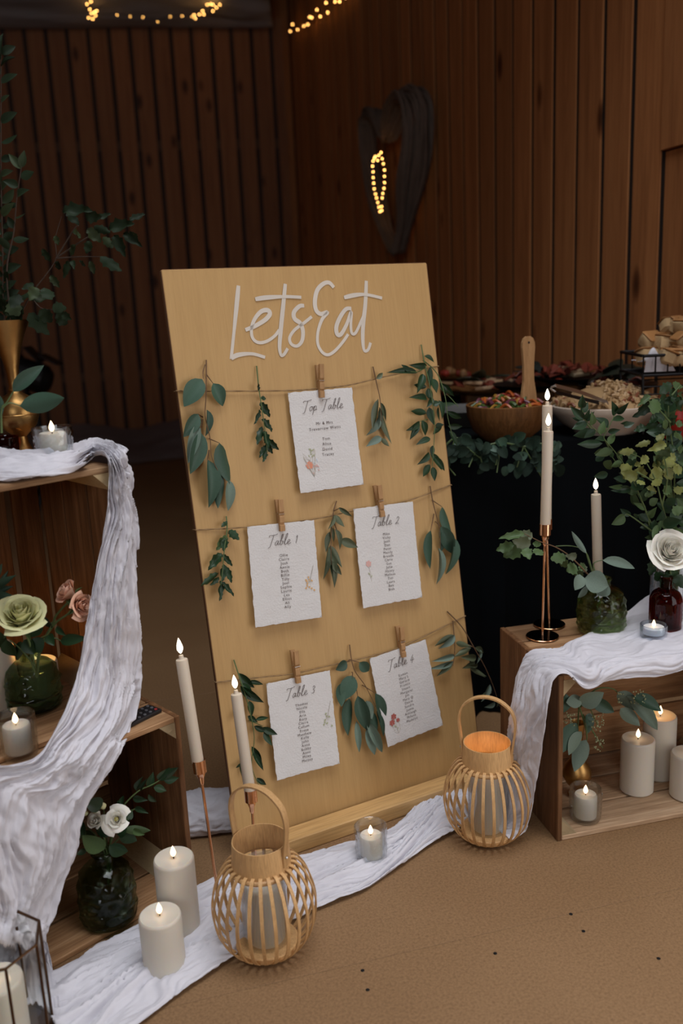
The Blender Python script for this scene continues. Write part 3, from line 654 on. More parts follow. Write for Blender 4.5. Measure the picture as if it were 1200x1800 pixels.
hung_sprig('small wavy-leaved sprig at the left end of the middle twine', [[(0.0654,0.7112),(0.0608,0.6858),(0.0466,0.6463),(0.0372,0.6061),(0.0292,0.5761)]],
  [((0.064,0.701),(0.0464,0.6922),0.0085),((0.0642,0.6826),(0.0805,0.6606),0.016),((0.0574,0.6733),(0.0334,0.6459),0.017,1),((0.054,0.6686),(0.045,0.6429),0.0149),((0.0418,0.6393),(0.009,0.6101),0.017),((0.0441,0.6363),(0.0606,0.6088),0.0106),((0.0439,0.6154),(0.0339,0.5821),0.0149),((0.0486,0.6093),(0.0522,0.5761),0.0117),((0.0308,0.5994),(-.0143,0.5816),0.0149),((0.0297,0.5918),(0.0079,0.5791),0.0117),((0.0313,0.5836),(0.0232,0.5448),0.0149),((0.0336,0.5806),(0.054,0.5489),0.0106)], 'oak', M_dk, M_mid, M_gstem, seed=5)
hung_sprig('olive sprig hanging between the Table 1 and Table 2 cards', [[(0.3202,0.7061),(0.3044,0.6808),(0.2866,0.6173),(0.282,0.5737)],[(0.3094,0.6856),(0.3244,0.6917)],[(0.3087,0.658),(0.3145,0.6227)]],
  [((0.3195,0.6924),(0.3457,0.6685),0.0096),((0.3064,0.6777),(0.286,0.6494),0.0128),((0.3083,0.6775),(0.3243,0.649),0.0128),((0.2959,0.6545),(0.2974,0.6199),0.0085),((0.3043,0.6476),(0.3116,0.6009),0.0138),((0.3133,0.6229),(0.351,0.5999),0.0192),((0.2915,0.6441),(0.2753,0.6014),0.0128),((0.2875,0.6143),(0.3095,0.5622),0.0149),((0.2841,0.6121),(0.2655,0.5423),0.0138),((0.2879,0.5949),(0.2877,0.5382),0.0128),((0.2804,0.5851),(0.2885,0.5213),0.0202),((0.2857,0.5786),(0.3043,0.5463),0.0138)], 'lance', M_olive, seed=6)
hung_sprig('eucalyptus sprig of five leaves right of the Table 2 card', [[(0.5635,0.7065),(0.5617,0.6659),(0.5657,0.6067),(0.5618,0.5602)],[(0.5641,0.6743),(0.5846,0.6556)],[(0.5655,0.6419),(0.547,0.6067)],[(0.5666,0.6242),(0.5784,0.6076)]],
  [((0.5846,0.6556),(0.599,0.5765),0.0277),((0.5754,0.611),(0.603,0.5414),0.033),((0.547,0.6067),(0.5288,0.5205),0.0341),((0.5621,0.5631),(0.5546,0.4786),0.016,1),((0.6048,0.5827),(0.585,0.4956),0.0277),((0.5773,0.599),(0.5711,0.5515),0.017)], 'oval', M_euc, M_euc_l, seed=7)
hung_sprig('dark ruscus sprig behind the right-hand taper at the left end of the lowest twine', [[(0.0411,0.4151),(0.0449,0.3822),(0.0543,0.3153),(0.0576,0.2494),(0.0442,0.1931),(0.0538,0.1466)],[(0.0565,0.2823),(0.0826,0.2646)],[(0.0457,0.2036),(0.0301,0.2053)]],
  [((0.0456,0.3873),(0.075,0.347),0.017),((0.0622,0.3647),(0.0968,0.3516),0.0096),((0.0448,0.3607),(0.0912,0.3105),0.0192),((0.0455,0.3659),(0.0694,0.3267),0.0149),((0.0595,0.3248),(0.0605,0.291),0.0138),((0.0525,0.2942),(0.0695,0.2778),0.0106),((0.0678,0.2821),(0.0985,0.2797),0.0085),((0.0633,0.2697),(0.0877,0.2513),0.0117),((0.0811,0.2623),(0.1104,0.2397),0.0138),((0.0839,0.2533),(0.0928,0.2213),0.0149),((0.0437,0.3126),(0.0235,0.2951),0.0138),((0.052,0.2291),(0.0699,0.1848),0.0138),((0.0533,0.2179),(0.0685,0.1742),0.0117),((0.045,0.1984),(0.0247,0.203),0.0117),((0.0279,0.1977),(0.0098,0.1963),0.0085),((0.0294,0.2082),(0.0238,0.1679),0.0128),((0.054,0.1603),(0.0724,0.14),0.0106)], 'lance', M_dk, smat=M_gstem, seed=8)
hung_sprig('full eucalyptus sprig hanging between the Table 3 and Table 4 cards', [[(0.3101,0.3885),(0.3064,0.3609),(0.3077,0.3321),(0.3292,0.2927),(0.3482,0.2418)],[(0.3063,0.3552),(0.2942,0.3546)],[(0.3069,0.3551),(0.3248,0.3465)],[(0.3081,0.3263),(0.3043,0.3215),(0.2897,0.2736)],[(0.3292,0.2927),(0.3551,0.2691)],[(0.3128,0.3138),(0.3107,0.2742)]],
  [((0.2943,0.3551),(0.2652,0.3431),0.0234),((0.3248,0.3465),(0.3471,0.3207),0.0234),((0.3043,0.3215),(0.2715,0.2741),0.0362),((0.2747,0.3114),(0.2679,0.2608),0.0224),((0.2897,0.2736),(0.2745,0.1933),0.0266),((0.3107,0.2742),(0.3204,0.1927),0.0309),((0.3551,0.2691),(0.3676,0.1903),0.0287),((0.3309,0.2577),(0.3393,0.2139),0.0224,1),((0.3342,0.2338),(0.3435,0.1721),0.0287),((0.3002,0.2194),(0.2942,0.1506),0.0117,1),((0.325,0.213),(0.3545,0.1311),0.0202,1),((0.3228,0.1962),(0.332,0.1343),0.0202,1),((0.353,0.229),(0.3644,0.1665),0.0128)], 'oval', M_euc, M_euc_l, seed=9)
hung_sprig('long olive branch trailing off the right edge of the lowest twine', [[(0.5725,0.4107),(0.604,0.367),(0.6261,0.3136),(0.6492,0.2655),(0.6683,0.2116),(0.6804,0.1588)],[(0.585,0.386),(0.577,0.3244),(0.5613,0.2856)],[(0.6198,0.3211),(0.6399,0.3075)]],
  [((0.5808,0.3537),(0.5173,0.3422),0.0138),((0.5808,0.3537),(0.5372,0.3289),0.017,1),((0.5747,0.3068),(0.5094,0.3082),0.0138,1),((0.5693,0.2928),(0.5034,0.2887),0.0117,1),((0.5656,0.2919),(0.5211,0.2696),0.0128),((0.6225,0.3144),(0.5728,0.303),0.0128),((0.582,0.3354),(0.6208,0.3178),0.0128),((0.6332,0.3121),(0.6581,0.2943),0.0138),((0.6471,0.306),(0.632,0.2744),0.0128,1),((0.6337,0.2875),(0.5868,0.301),0.016),((0.6293,0.2823),(0.5902,0.2717),0.017),((0.6353,0.2718),(0.605,0.2744),0.0096),((0.62,0.2661),(0.651,0.2392),0.0096),((0.6646,0.2153),(0.6343,0.1805),0.0159,1),((0.6681,0.1938),(0.627,0.1956),0.0115),((0.6742,0.169),(0.6443,0.1626),0.0133,1),((0.6789,0.1808),(0.6798,0.1537),0.008),((0.6133,0.2682),(0.6473,0.2389),0.008)], 'lance', M_olive, M_euc_l, seed=10)

# ---------------------------------------------------------------- crates
def crate(name, label, M, w, h, d, kind, base=None):
    # open face towards -y; end boards left and right (x), slats top, bottom and back, three-sided corner posts
    t = thing(name, label, 'crate', M, group='old apple crates')
    T = .011
    if kind == 'lying':
        for x0 in (0, w - T):               # end panels: three upright boards
            for k in range(3):
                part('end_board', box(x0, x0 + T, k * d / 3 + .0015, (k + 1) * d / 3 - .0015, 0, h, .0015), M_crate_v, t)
        for z0 in (0, h - T):
            n = 3; ww = d / n
            for k in range(n): part('slat', box(T, w - T, k * ww + .002, (k + 1) * ww - .004, z0, z0 + T, .0015), base if base and z0 == 0 else M_crate, t)
        for k in range(3): part('back_slat', box(T, w - T, d - T, d, T + .004 + k * (h - 2 * T) / 3, T - .01 + (k + 1) * (h - 2 * T) / 3, .0015), M_crate, t)
    else:
        for z0 in (0, h - T):
            for k in range(3): part('end_board', box(0, w, k * d / 3 + .0015, (k + 1) * d / 3 - .0015, z0, z0 + T, .0015), M_crate, t)
        for x0 in (0, w - T):
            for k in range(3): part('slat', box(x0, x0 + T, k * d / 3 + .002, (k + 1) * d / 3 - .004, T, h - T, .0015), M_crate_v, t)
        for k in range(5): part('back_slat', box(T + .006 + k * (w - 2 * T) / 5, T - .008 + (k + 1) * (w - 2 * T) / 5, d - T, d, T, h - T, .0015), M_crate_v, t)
    c = .034
    for sx in (0, 1):
        for sz in (0, 1):
            xa, za = (T, w - T)[sx], (T, h - T)[sz]; dx, dz = (1, -1)[sx], (1, -1)[sz]
            tri = [(xa, za), (xa + dx * c, za), (xa, za + dz * c)]
            part('corner_post', ([(x, y, z) for y in (.003, d - T) for x, z in tri], [(0, 1, 2), (5, 4, 3), (0, 3, 4, 1), (1, 4, 5, 2), (2, 5, 3, 0)]), M_crate_end, t)
    return t
ca = radians(43.5); CE = V((cos(ca), sin(ca), 0)); CN = V((-sin(ca), cos(ca), 0))
B0 = V((-.323, 1.579, 0)); A0 = V((-.403, 1.609, .377))
CW, CH, CD = .47, .372, .30
MB_ = Matrix.Translation(B0 - CE * CW) @ Matrix.Rotation(ca, 4, 'Z')
MA_ = Matrix.Translation(A0 - CE * .37 + V((0, 0, -.004))) @ Matrix.Rotation(ca, 4, 'Z')
crate('wooden_crate', 'brown slatted apple crate on the floor at left, open front, under the taller crate', MB_, CW, CH, CD, 'lying')
crate('wooden_crate', 'brown slatted apple crate stood on end on top of the left floor crate', MA_, .37, .478, CD, 'standing')
ra = radians(13.18); R0 = V((.42, 1.676, 0)); RE = V((cos(ra), sin(ra), 0)); RN = V((-sin(ra), cos(ra), 0))
MR_ = Matrix.Translation(R0) @ Matrix.Rotation(ra, 4, 'Z')
crate('wooden_crate', 'brown apple crate lying on its side at right with pillar candles inside', MR_, .52, .372, .296, 'lying', M_crate_pale)
def RP(x, y, z): return R0 + RE * x + RN * y + V((0, 0, z))
ZA = .377 - .004 + .478                     # top of the upright crate
ZB, ZR = .372, .372

# gauze: from the upright crate's top, down its right side, across the lower crate and to the floor
g = []
for a, b in [((-.7444,1.7121,0.868),(-.6488,1.4658,0.858)),((-.6598,1.6892,0.868),(-.5854,1.4848,0.858)),((-.5657,1.6638,0.868),(-.5049,1.4708,0.858)),((-.5068,1.6993,0.868),(-.4544,1.5087,0.858)),((-.4679,1.7289,0.868),(-.4555,1.6551,0.858))]:
    g.append([V(b), (V(a) + V(b)) / 2 + V((0, 0, .014)), V(a)])
for pl, pr, off, bul in [((-.4147,1.5924,0.8701),(-.3959,1.624,0.8764),0.004,0.012),((-.4083,1.5819,0.8388),(-.3825,1.6202,0.846),0.016,0.012),((-.4131,1.5746,0.8044),(-.3805,1.6194,0.8017),0.018,0.01),((-.4222,1.5659,0.7548),(-.3798,1.6199,0.7447),0.018,0.012),((-.4373,1.5488,0.6866),(-.3836,1.6136,0.6703),0.02,0.014),((-.4515,1.5326,0.6288),(-.3852,1.6093,0.5885),0.022,0.016),((-.4635,1.5158,0.5713),(-.3894,1.5998,0.5131),0.026,0.018),((-.478,1.491,0.5069),(-.3951,1.5834,0.4516),0.034,0.02),((-.4888,1.4421,0.4653),(-.3998,1.5404,0.3859),0.062,0.02),((-.4992,1.3826,0.4407),(-.4119,1.4793,0.3579),0.098,0.016),((-.5166,1.3467,0.4215),(-.4319,1.441,0.3311),0.112,0.012),((-.5466,1.31,0.4279),(-.4568,1.409,0.3005),0.118,0.012),((-.584,1.2718,0.4442),(-.4742,1.3898,0.2651),0.12,0.016),((-.6063,1.2479,0.3739),(-.4837,1.378,0.2207),0.122,0.02),((-.6159,1.236,0.3033),(-.5033,1.3567,0.1758),0.124,0.02),((-.6187,1.2306,0.2372),(-.5197,1.3384,0.1294),0.126,0.02),((-.6157,1.2252,0.18),(-.5288,1.3215,0.0987),0.132,0.02)]:
    pl, pr = V(pl), V(pr); g.append([pl, (pl + pr) / 2 - CN * bul, pr])
for a, b in [((-.6964,1.373,0.02),(-.5417,1.359,0.02)),((-.649,1.2529,0.02),(-.492,1.2497,0.02))]:
    a, b = V(a), V(b); g.append([a, (a + b) / 2 + V((0, 0, .012)), b])
cloth('gauze_runner', 'white crinkled gauze runner draped from the upright crate down to the floor at left', 'cloth', loft(g, 14, 110, 6, .0135, 3), M_gauze, floor=.003)
# floor runner
g = []
for a, b in [((-.5683,1.3426,0.004),(-.4387,1.1251,0.004)),((-.5263,1.3509,0.004),(-.3824,1.1965,0.004)),((-.4664,1.4092,0.004),(-.3276,1.2662,0.004)),((-.4007,1.4656,0.004),(-.2785,1.3167,0.004)),((-.3381,1.54,0.004),(-.2348,1.3601,0.004)),((-.2723,1.5917,0.004),(-.1885,1.4029,0.004)),((-.1953,1.6287,0.004),(-.1274,1.4566,0.004)),((-.0972,1.6561,0.004),(-.0664,1.4975,0.004)),((-.0079,1.6912,0.004),(0.0051,1.5364,0.004)),((0.0789,1.7345,0.004),(0.0846,1.6099,0.004)),((0.1429,1.8278,0.004),(0.1552,1.6786,0.004)),((0.207,1.936,0.004),(0.2125,1.7239,0.004)),((0.2891,1.9874,0.004),(0.2841,1.7885,0.004)),((0.362,2.0084,0.004),(0.3568,1.8054,0.004))]:
    a, b = V(a), V(b); g.append([b, b.lerp(a, .33) + V((0, 0, .006)), b.lerp(a, .66) + V((0, 0, .008)), a + V((0, 0, .002))])
cloth('gauze_runner', 'white crinkled gauze runner lying along the floor in front of the board', 'cloth', loft(g, 16, 100, 8, .0125, 21, jit=.9, wz=.5), M_gauze, floor=.0015)
# gauze on the right crate, over its front-left corner and down its left side
g = []
for x in (.56, .5, .43, .36, .29, .22, .15, .09, .045):
    k = min(1, (x - .04) / .3)
    bk = .1 + .17 * k
    g.append([RP(x, -.016, ZR - .018 - .006 * sin(x * 40)), RP(x, -.010, ZR + .004), RP(x, .03, ZR + .006), RP(x, bk * .6, ZR + .006 + .004 * sin(x * 23)), RP(x, bk, ZR + .006 + .075 * max(0, (x - .3) / .2))])
for x, y0, y1, z, o in ((.0, -.012, .12, .374, 0), (-.02, -.016, .125, .35, .004), (-.03, -.018, .13, .3, .012), (-.036, -.01, .13, .24, .016), (-.04, -.002, .135, .18, .016), (-.044, .008, .14, .12, .016), (-.05, .016, .15, .06, .018), (-.062, .02, .17, .02, .02), (-.1, .01, .19, .01, .01)):
    g.append([RP(x, y0, z), RP(x - o, y0 + (y1 - y0) * .25, z), RP(x - o * 1.4, y0 + (y1 - y0) * .5, z + .002), RP(x - o, y0 + (y1 - y0) * .75, z), RP(x, y1, z)])
cloth('gauze_runner', 'white crinkled gauze runner draped over the right crate and down its side', 'cloth', loft(g, 14, 100, 6, .0075, 33, jit=.8, wz=.9), M_gauze, floor=.003)
# a bundle of gauze on the floor behind the board
g = [[V(a), V(a) + V((0, .01, .035)), (V(a) + V(c)) / 2 + V((0, 0, .05)), V(c)] for a, c in [((-.4623,1.7409,0.004),(-.4933,1.8999,0.02)),((-.4017,1.7467,0.004),(-.4277,1.9043,0.02)),((-.3531,1.7514,0.004),(-.3751,1.9078,0.02)),((-.3041,1.7562,0.004),(-.3223,1.9113,0.02)),((-.2488,1.7615,0.004),(-.2626,1.9153,0.02)),((-.1809,1.7681,0.004),(-.1895,1.9201,0.02))]]
cloth('gauze_bundle', 'shaded gauze bundle on the floor behind the left edge of the board', 'cloth', loft(g, 10, 50, 3, .014, 41), M_gauze, floor=.004)

# ---------------------------------------------------------------- candles
def flame_vf(h, r, n=12):
    pr = [(.05, 0), (.55, .1), (.92, .25), (1, .38), (.85, .55), (.55, .75), (.25, .9), (.03, 1)]
    return lathe([(a * r, b * h) for a, b in pr], n)
def led_flame(t, z, h=.021, r=.0046, mat=None):
    part('wick', lathe([(.0011, z - .001), (.0009, z + .006)], 8), M_wick, t)
    part('flame', move(flame_vf(h, r), (0, 0, z + .004)), mat or M_flame_w, t, smooth=2)
def pillar(label, loc, r, h, group='ivory pillar candles', lit=True, name='pillar_candle', ft=.022, glow=0):
    t = thing(name, label, 'candle', loc=loc, group=group)
    part('wax', lathe([(r * .9, 0), (r, .004), (r, h - .006), (r * .975, h - .002), (r * .92, h), (r * .8, h - .0008), (r * .4, h - .0022), (.003, h - .003)], 40), M_wax, t, smooth=True)
    if lit: led_flame(t, h - .003, ft, .0052, M_flame)
    if glow:
        l = bpy.data.lights.new('flame_glow', 'POINT'); l.energy = glow; l.color = (1, .5, .16); l.shadow_soft_size = .006
        o = bpy.data.objects.new('flame_glow', l); COL.objects.link(o); o.parent = t; o.location = (0, 0, h + .024)
    return t
def taper(label, p, q, flame_len, r=.0112):
    p, q = V(p), V(q); L = (q - p).length
    t = thing('taper_candle', label, 'candle', along(p, q), group='cream taper candles')
    part('wax', lathe([(r * .96, 0), (r, .003), (r, L - .004), (r * .93, L - .001), (r * .45, L), (r * .4, L + .001), (r * .36, L + .007), (r * .2, L + .008)], 28), M_taper, t, smooth=True)
    led_flame(t, L + .006, flame_len, .0058)
    return t
def stick(label, base, cup_top, rdisc, rcup=.0125, hcup=.045):
    base, top = V(base), V(cup_top)
    t = thing('candlestick', label, 'candlestick', loc=base, group='slim copper candlesticks')
    part('base_disc', lathe([(rdisc, 0), (rdisc, .0025), (rdisc * .985, .0035), (.004, .0037)], 48), M_darkdisc, t, smooth=True, label='dark mirror-polished disc')
    part('rim', tube([(rdisc * cos(i * pi / 24), rdisc * sin(i * pi / 24), .0018) for i in range(48)], .0014, 6, True), M_copper, t, smooth=True)
    d = (top - base); ax = d.normalized(); stem_top = d - ax * hcup
    part('stem', tube([(0, 0, .003), stem_top * .5, stem_top], .0027, 12), M_copper, t, smooth=True)
    cup = part('cup', lathe([(.0027, -.004), (.0045, .0), (.005, .008), (.0085, .017), (rcup, .021), (rcup, hcup), (rcup * .93, hcup), (rcup * .9, .024)], 28, cap=False), M_copper, t, smooth=True)
    cup.matrix_local = along(stem_top, d)
    return t
# left pair on the floor
b1 = V((-.2685,1.5162,0.008))
stick('slim copper candlestick on the floor gauze beside the tall pillar candle', b1, (-.2888,1.545,0.2957), .034)
taper('cream taper in the far-left floor candlestick, against the dark floor', (-.2903,1.545,0.2899), (-.3065,1.56,0.4935), .03)
b2 = V((-.2017,1.5955,0.008))
stick('slim copper candlestick behind the left bamboo lantern', b2, (-.2049,1.615,0.1889), .034)
taper('cream taper rising behind the left lantern in front of the board', (-.2063,1.615,0.184), (-.2211,1.635,0.3859), .028)
# right pair and single on the crate
stick('slim copper candlestick at the front left of the right crate top', (0.4343,1.8893,0.374), (0.4411,1.9,0.6298), .035)
taper('cream taper in the front candlestick on the right crate', (0.4412,1.9,0.6235), (0.4468,1.905,0.8331), .027)
stick('slim copper candlestick behind the front one on the right crate', (0.4663,1.961,0.374), (0.4603,1.972,0.6229), .035)
taper('taller-looking cream taper just behind the front taper on the right crate', (0.4604,1.972,0.6163), (0.4615,1.975,0.879), .026)
stick('copper candlestick hidden behind the green vase on the right crate', (0.589,1.9906,0.374), (0.5923,2.012,0.445), .03, hcup=.03)
taper('short cream taper behind the green vase on the right crate', (0.5924,2.012,0.4394), (0.5825,2.012,0.6663), .027)
# pillars
pillar('shorter ivory pillar candle on the floor gauze at front left', (-.3437,1.3562,0.006), .0365, .104)
pillar('tall ivory pillar candle just behind the shorter one at front left', (-.33,1.4422,0.004), .0365, .158)
pillar('front ivory pillar candle standing inside the right crate', (0.6402,1.8451,0.0115), .037, .128)
pillar('rear ivory pillar candle standing inside the right crate', (0.7102,1.9045,0.0115), .037, .152, glow=.05)
pillar('ivory pillar candle at the right picture edge inside the right crate', (0.7415,1.8123,0.0115), .037, .105)
pillar('ivory pillar candle at the left edge behind the cream rose in the upright crate', (-.6749,1.6224,0.389), .037, .125)
pillar('small ivory pillar candle glowing behind the green vase in the upright crate', (-.6061,1.6562,0.389), .037, .075, glow=.12)

# glass candle holders
def tumbler(label, loc, r, h, pat, candle_label, ch, group='clear glass candle tumblers', mat=None, taper_=1.08, rc=.8):
    t = thing('glass_tumbler', label, 'candle holder', loc=loc, group=group)
    n = 64
    def f(a, z, k):
        if k > 14 or z < .004 or z > h * .9: return 0
        if pat == 'diamond': return .0030 * abs(sin(a * 8 + z * 260)) * abs(sin(a * 8 - z * 260))
        if pat == 'rib': return .0009 * sin(a * 32)
        return .0034 * noise.noise((cos(a) * 4, sin(a) * 4, z * 90))
    pr = [(r * .93, 0), (r, .002)] + [(r * (1 + (taper_ - 1) * i / 12), .002 + (h - .003) * i / 12) for i in range(1, 13)] + [(r * taper_ - .0008, h), (r * taper_ - .0022, h - .001)]
    pr += [(r * (1 + (taper_ - 1) * i / 4) - .003, .009 + (h - .011) * i / 4) for i in (3, 2, 1, 0)] + [(.003, .0075)]
    part('glass', lathe(pr, n, fn=f), mat or M_clear, t, smooth=True)
    c = thing('votive_candle', candle_label, 'candle', loc=V(loc) + V((0, 0, .0076)), group='ivory votive candles in glasses')
    rr = (r - .003) * rc
    part('wax', lathe([(rr * .96, 0), (rr, .003), (rr, ch - .004), (rr * .93, ch), (rr * .6, ch - .001), (.003, ch - .002)], 32), M_wax, c, smooth=True)
    led_flame(c, ch - .003, .021, .0052, M_flame)
    return t
tumbler('textured clear tumbler standing on the floor gauze before the board', (0.0295,1.6328,0.012), .031, .074, 'rough', 'ivory candle in the tumbler on the floor gauze', .046, rc=.82)
tumbler('diamond-cut clear tumbler at the front of the right crate', (0.4954,1.7413,0.0115), .031, .073, 'diamond', 'ivory candle in the diamond-cut tumbler in the right crate', .05, rc=.86)
tumbler('cut clear tumbler on top of the upright crate beside the brass vase', (-.5151,1.6249,0.866), .030, .058, 'diamond', 'ivory candle in the tumbler on top of the upright crate', .04, taper_=1.18, rc=.9)
tumbler('cut clear tumbler in front of the green vase at left, partly under gauze', (-.5819,1.4485,0.374), .0305, .076, 'diamond', 'ivory candle in the tumbler before the left green vase', .05, taper_=1.1, rc=.86)
# ribbed tealight
tl = thing('tealight_holder', 'low ribbed pale glass tealight holder on the right crate cloth', 'candle holder', loc=(0.6606,1.8299,0.386))
part('glass', lathe([(.026, 0), (.028, .002), (.0285, .027), (.028, .0285), (.0255, .0285), (.0248, .009), (.003, .008)], 96, fn=lambda a, z, k: .0007 * sin(a * 48) if 0 < k < 3 else 0), M_ribbed, tl, smooth=True)
c = thing('tealight', 'small white tealight in the ribbed glass on the right crate', 'candle', loc=tl.location + V((0, 0, .0085)))
part('wax', lathe([(.022, 0), (.0225, .001), (.0225, .013), (.021, .0145), (.003, .0138)], 32), plain('white_wax', (.8, .8, .8), .5, sss=.2), c, smooth=True)
part('flame', move(flame_vf(.017, .0042), (0, 0, .0135)), M_flame, c, smooth=2)

# ---------------------------------------------------------------- bamboo lanterns
def lantern(label, clabel, loc, yaw, ch, lit):
    t = thing('bamboo_lantern', label, 'lantern', loc=loc, rz=yaw, group='bamboo lanterns on the floor')
    n = 26
    for i in range(n):
        a = 2 * pi * i / n
        prof = [(.052, .172), (.062, .168), (.078, .146), (.0895, .112), (.092, .082), (.086, .048), (.072, .022), (.056, .006)]
        pts = [(r * cos(a), r * sin(a), z) for r, z in prof]
        def nr(tt, p): return (p.x, p.y, (p.z - .085) * 1.0)
        part('rib', ribbon(pts, .0062, .0022, nr, 4), M_bamboo, t)
    part('base_plate', lathe([(.053, .003), (.056, .006), (.056, .014), (.054, .016), (.004, .016)], 40), M_bamboo, t, smooth=True)
    part('lower_hoop', tube([(.0545 * cos(i * pi / 20), .0545 * sin(i * pi / 20), .164) for i in range(40)], .0042, 8, True), M_bamboo, t, smooth=True)
    part('collar', lathe([(.053, .166), (.0525, .172), (.0495, .212), (.049, .2145), (.0475, .2145), (.0472, .21), (.0495, .172), (.049, .166), (.053, .166)], 48, cap=False), M_bamboo, t, smooth=True)
    hp = [(.0525 * s, 0, z) for s, z in ((1, .178), (1, .2), (1.08, .232), (1.12, .262), (.98, .288), (.62, .306), (.22, .314), (-.22, .314), (-.62, .306), (-.98, .288), (-1.12, .262), (-1.08, .232), (-1, .2), (-1, .178))]
    part('handle', ribbon(hp, .0125, .0034, lambda tt, p: (p.x, 0, p.z - .235), 5), M_bamboo, t, smooth=True)
    for s in (-1, 1): part('rivet', ball((s * .0555, 0, .196), .0028, 8, 4), M_steel, t, smooth=True)
    part('glass_chimney', lathe([(.0405, .016), (.041, .02), (.041, .165), (.040, .166), (.0392, .165), (.0392, .02)], 40, cap=False), M_clear, t, smooth=True)
    pillar(clabel, V(loc) + V((0, 0, .0165)), .0335, ch, 'candles inside the bamboo lanterns', lit=lit, glow=.045 if lit else 0)
    return t
lantern('pale bamboo lantern with raised handle at front left, nearest the camera', 'ivory candle inside the left bamboo lantern', (-.1679,1.3998,0.003), radians(-32), .115, False)
lantern('pale bamboo lantern beside the right crate', 'ivory candle inside the right bamboo lantern', (0.28,1.7117,0.003), radians(-22), .135, True)

# ---------------------------------------------------------------- octagonal glass and brass lantern, front left corner
oc = V((-.565, 1.197, .016)); OR = .0745; OH = .178
t = thing('glass_terrarium_lantern', 'open octagonal glass lantern with dark brass edges at the bottom left corner', 'lantern', loc=oc)
ov = [V((OR * cos(radians(36.5 + 45 * k)), OR * sin(radians(36.5 + 45 * k)), 0)) for k in range(8)]
for k in range(8):
    a, b = ov[k], ov[(k + 1) % 8]
    part('upright', tube([a, a + V((0, 0, OH))], .0024, 6), M_frame, t)
    part('top_bar', tube([a + V((0, 0, OH)), b + V((0, 0, OH))], .0023, 6), M_frame, t)
    part('bottom_bar', tube([a + V((0, 0, .002)), b + V((0, 0, .002))], .0023, 6), M_frame, t)
    m = (a + b) / 2; d = (b - a).normalized(); nrm = V((m.x, m.y, 0)).normalized()
    hw = (b - a).length / 2 - .0022
    q = [m - d * hw, m + d * hw]
    part('pane', ([tuple(p + nrm * s * .0008 + V((0, 0, z))) for s in (-1, 1) for p, z in ((q[0], .004), (q[1], .004), (q[1], OH - .002), (q[0], OH - .002))], [(0, 1, 2, 3), (7, 6, 5, 4), (0, 4, 5, 1), (1, 5, 6, 2), (2, 6, 7, 3), (3, 7, 4, 0)]), M_pane, t)
part('base_plate', ([tuple(p * .98 + V((0, 0, z))) for z in (.0005, .003) for p in ov], [tuple(range(7, -1, -1)), tuple(range(8, 16))] + [(k, (k + 1) % 8, 8 + (k + 1) % 8, 8 + k) for k in range(8)]), M_frame, t)
pillar('ivory pillar candle inside the octagonal glass lantern', oc + V((.006, -.012, .0045)), .0385, .118)

# ---------------------------------------------------------------- vases
def bottle(label, loc, mat, r=.053, h=.14, rot=0, group='green pressed-glass vases'):
    t = thing('glass_vase', label, 'vase', loc=loc, rz=rot, group=group)
    k = r / .053; hh = h / .14
    base = [(.042, 0), (.05, .004), (.0525, .014), (.0532, .028), (.0534, .045), (.053, .06), (.0522, .076), (.050, .09), (.046, .101), (.037, .111), (.026, .117), (.0185, .121), (.0175, .127), (.0175, .133), (.0205, .136), (.0212, .1385), (.0205, .140)]
    fine = []
    for (r0, z0), (r1, z1) in zip(base[:-1], base[1:]):
        m = 5 if .002 < z0 < .1 else 1
        fine += [(r0 + (r1 - r0) * i / m, z0 + (z1 - z0) * i / m) for i in range(m)]
    fine.append(base[-1])
    pr = [(a * k, b * hh) for a, b in fine] + [(a * k - .0035, b * hh) for a, b in reversed(base[2:])] + [(.004, .010)]
    L0 = len(fine)
    def f(a, z, q):
        if q >= L0 or z < .012 * hh or z > .1 * hh: return 0
        zz = z / hh
        band = .0016 if abs(zz - .035) < .0025 or abs(zz - .068) < .0025 else 0
        d = abs(((a * 8 / pi + zz * 60) % 2) - 1) * abs(((a * 8 / pi - zz * 60) % 2) - 1)
        return band + .0046 * d - .002
    part('glass', lathe(pr, 96, fn=f), mat, t, smooth=True)
    return t
bottle('dark green pressed-glass vase on the floor crate at lower left', (-.4706,1.486,0.0115), M_greend, group='green pressed-glass vases')
bottle('dark green pressed-glass vase holding roses in the upright crate', (-.609,1.6218,0.386), M_greend, h=.112, rot=.4)
bottle('olive green pressed-glass vase on the right crate', (0.5707,1.9093,0.376), M_green, r=.0535, h=.122, rot=.9)
# oxblood bottle and tall clear vase
t = thing('glass_bottle', 'oxblood embossed glass bottle on the right crate behind the tealight', 'bottle', loc=(0.7034,1.88,0.382))
def fb(a, z, k): return .0014 * abs(sin(a * 9)) * (1 if .02 < z < .07 else 0) * abs(sin(z * 300 + 3 * sin(a * 9)))
part('glass', lathe([(.028, 0), (.0335, .003)] + [(.0345, .006 + i * .0045) for i in range(15)] + [(.0335, .077), (.029, .086), (.021, .092), (.0125, .096), (.0115, .104), (.0115, .116), (.0135, .118), (.0135, .122), (.009, .122), (.009, .1), (.018, .09), (.03, .078), (.0305, .01), (.003, .008)], 72, fn=fb), M_red, t, smooth=True)
t = thing('cylinder_vase', 'tall clear cylinder vase of greenery behind the oxblood bottle', 'vase', loc=(0.7411,1.9561,0.382))
part('glass', lathe([(.043, 0), (.045, .002), (.045, .18), (.0442, .1815), (.0428, .18), (.0428, .008), (.003, .007)], 48), M_clear, t, smooth=True)
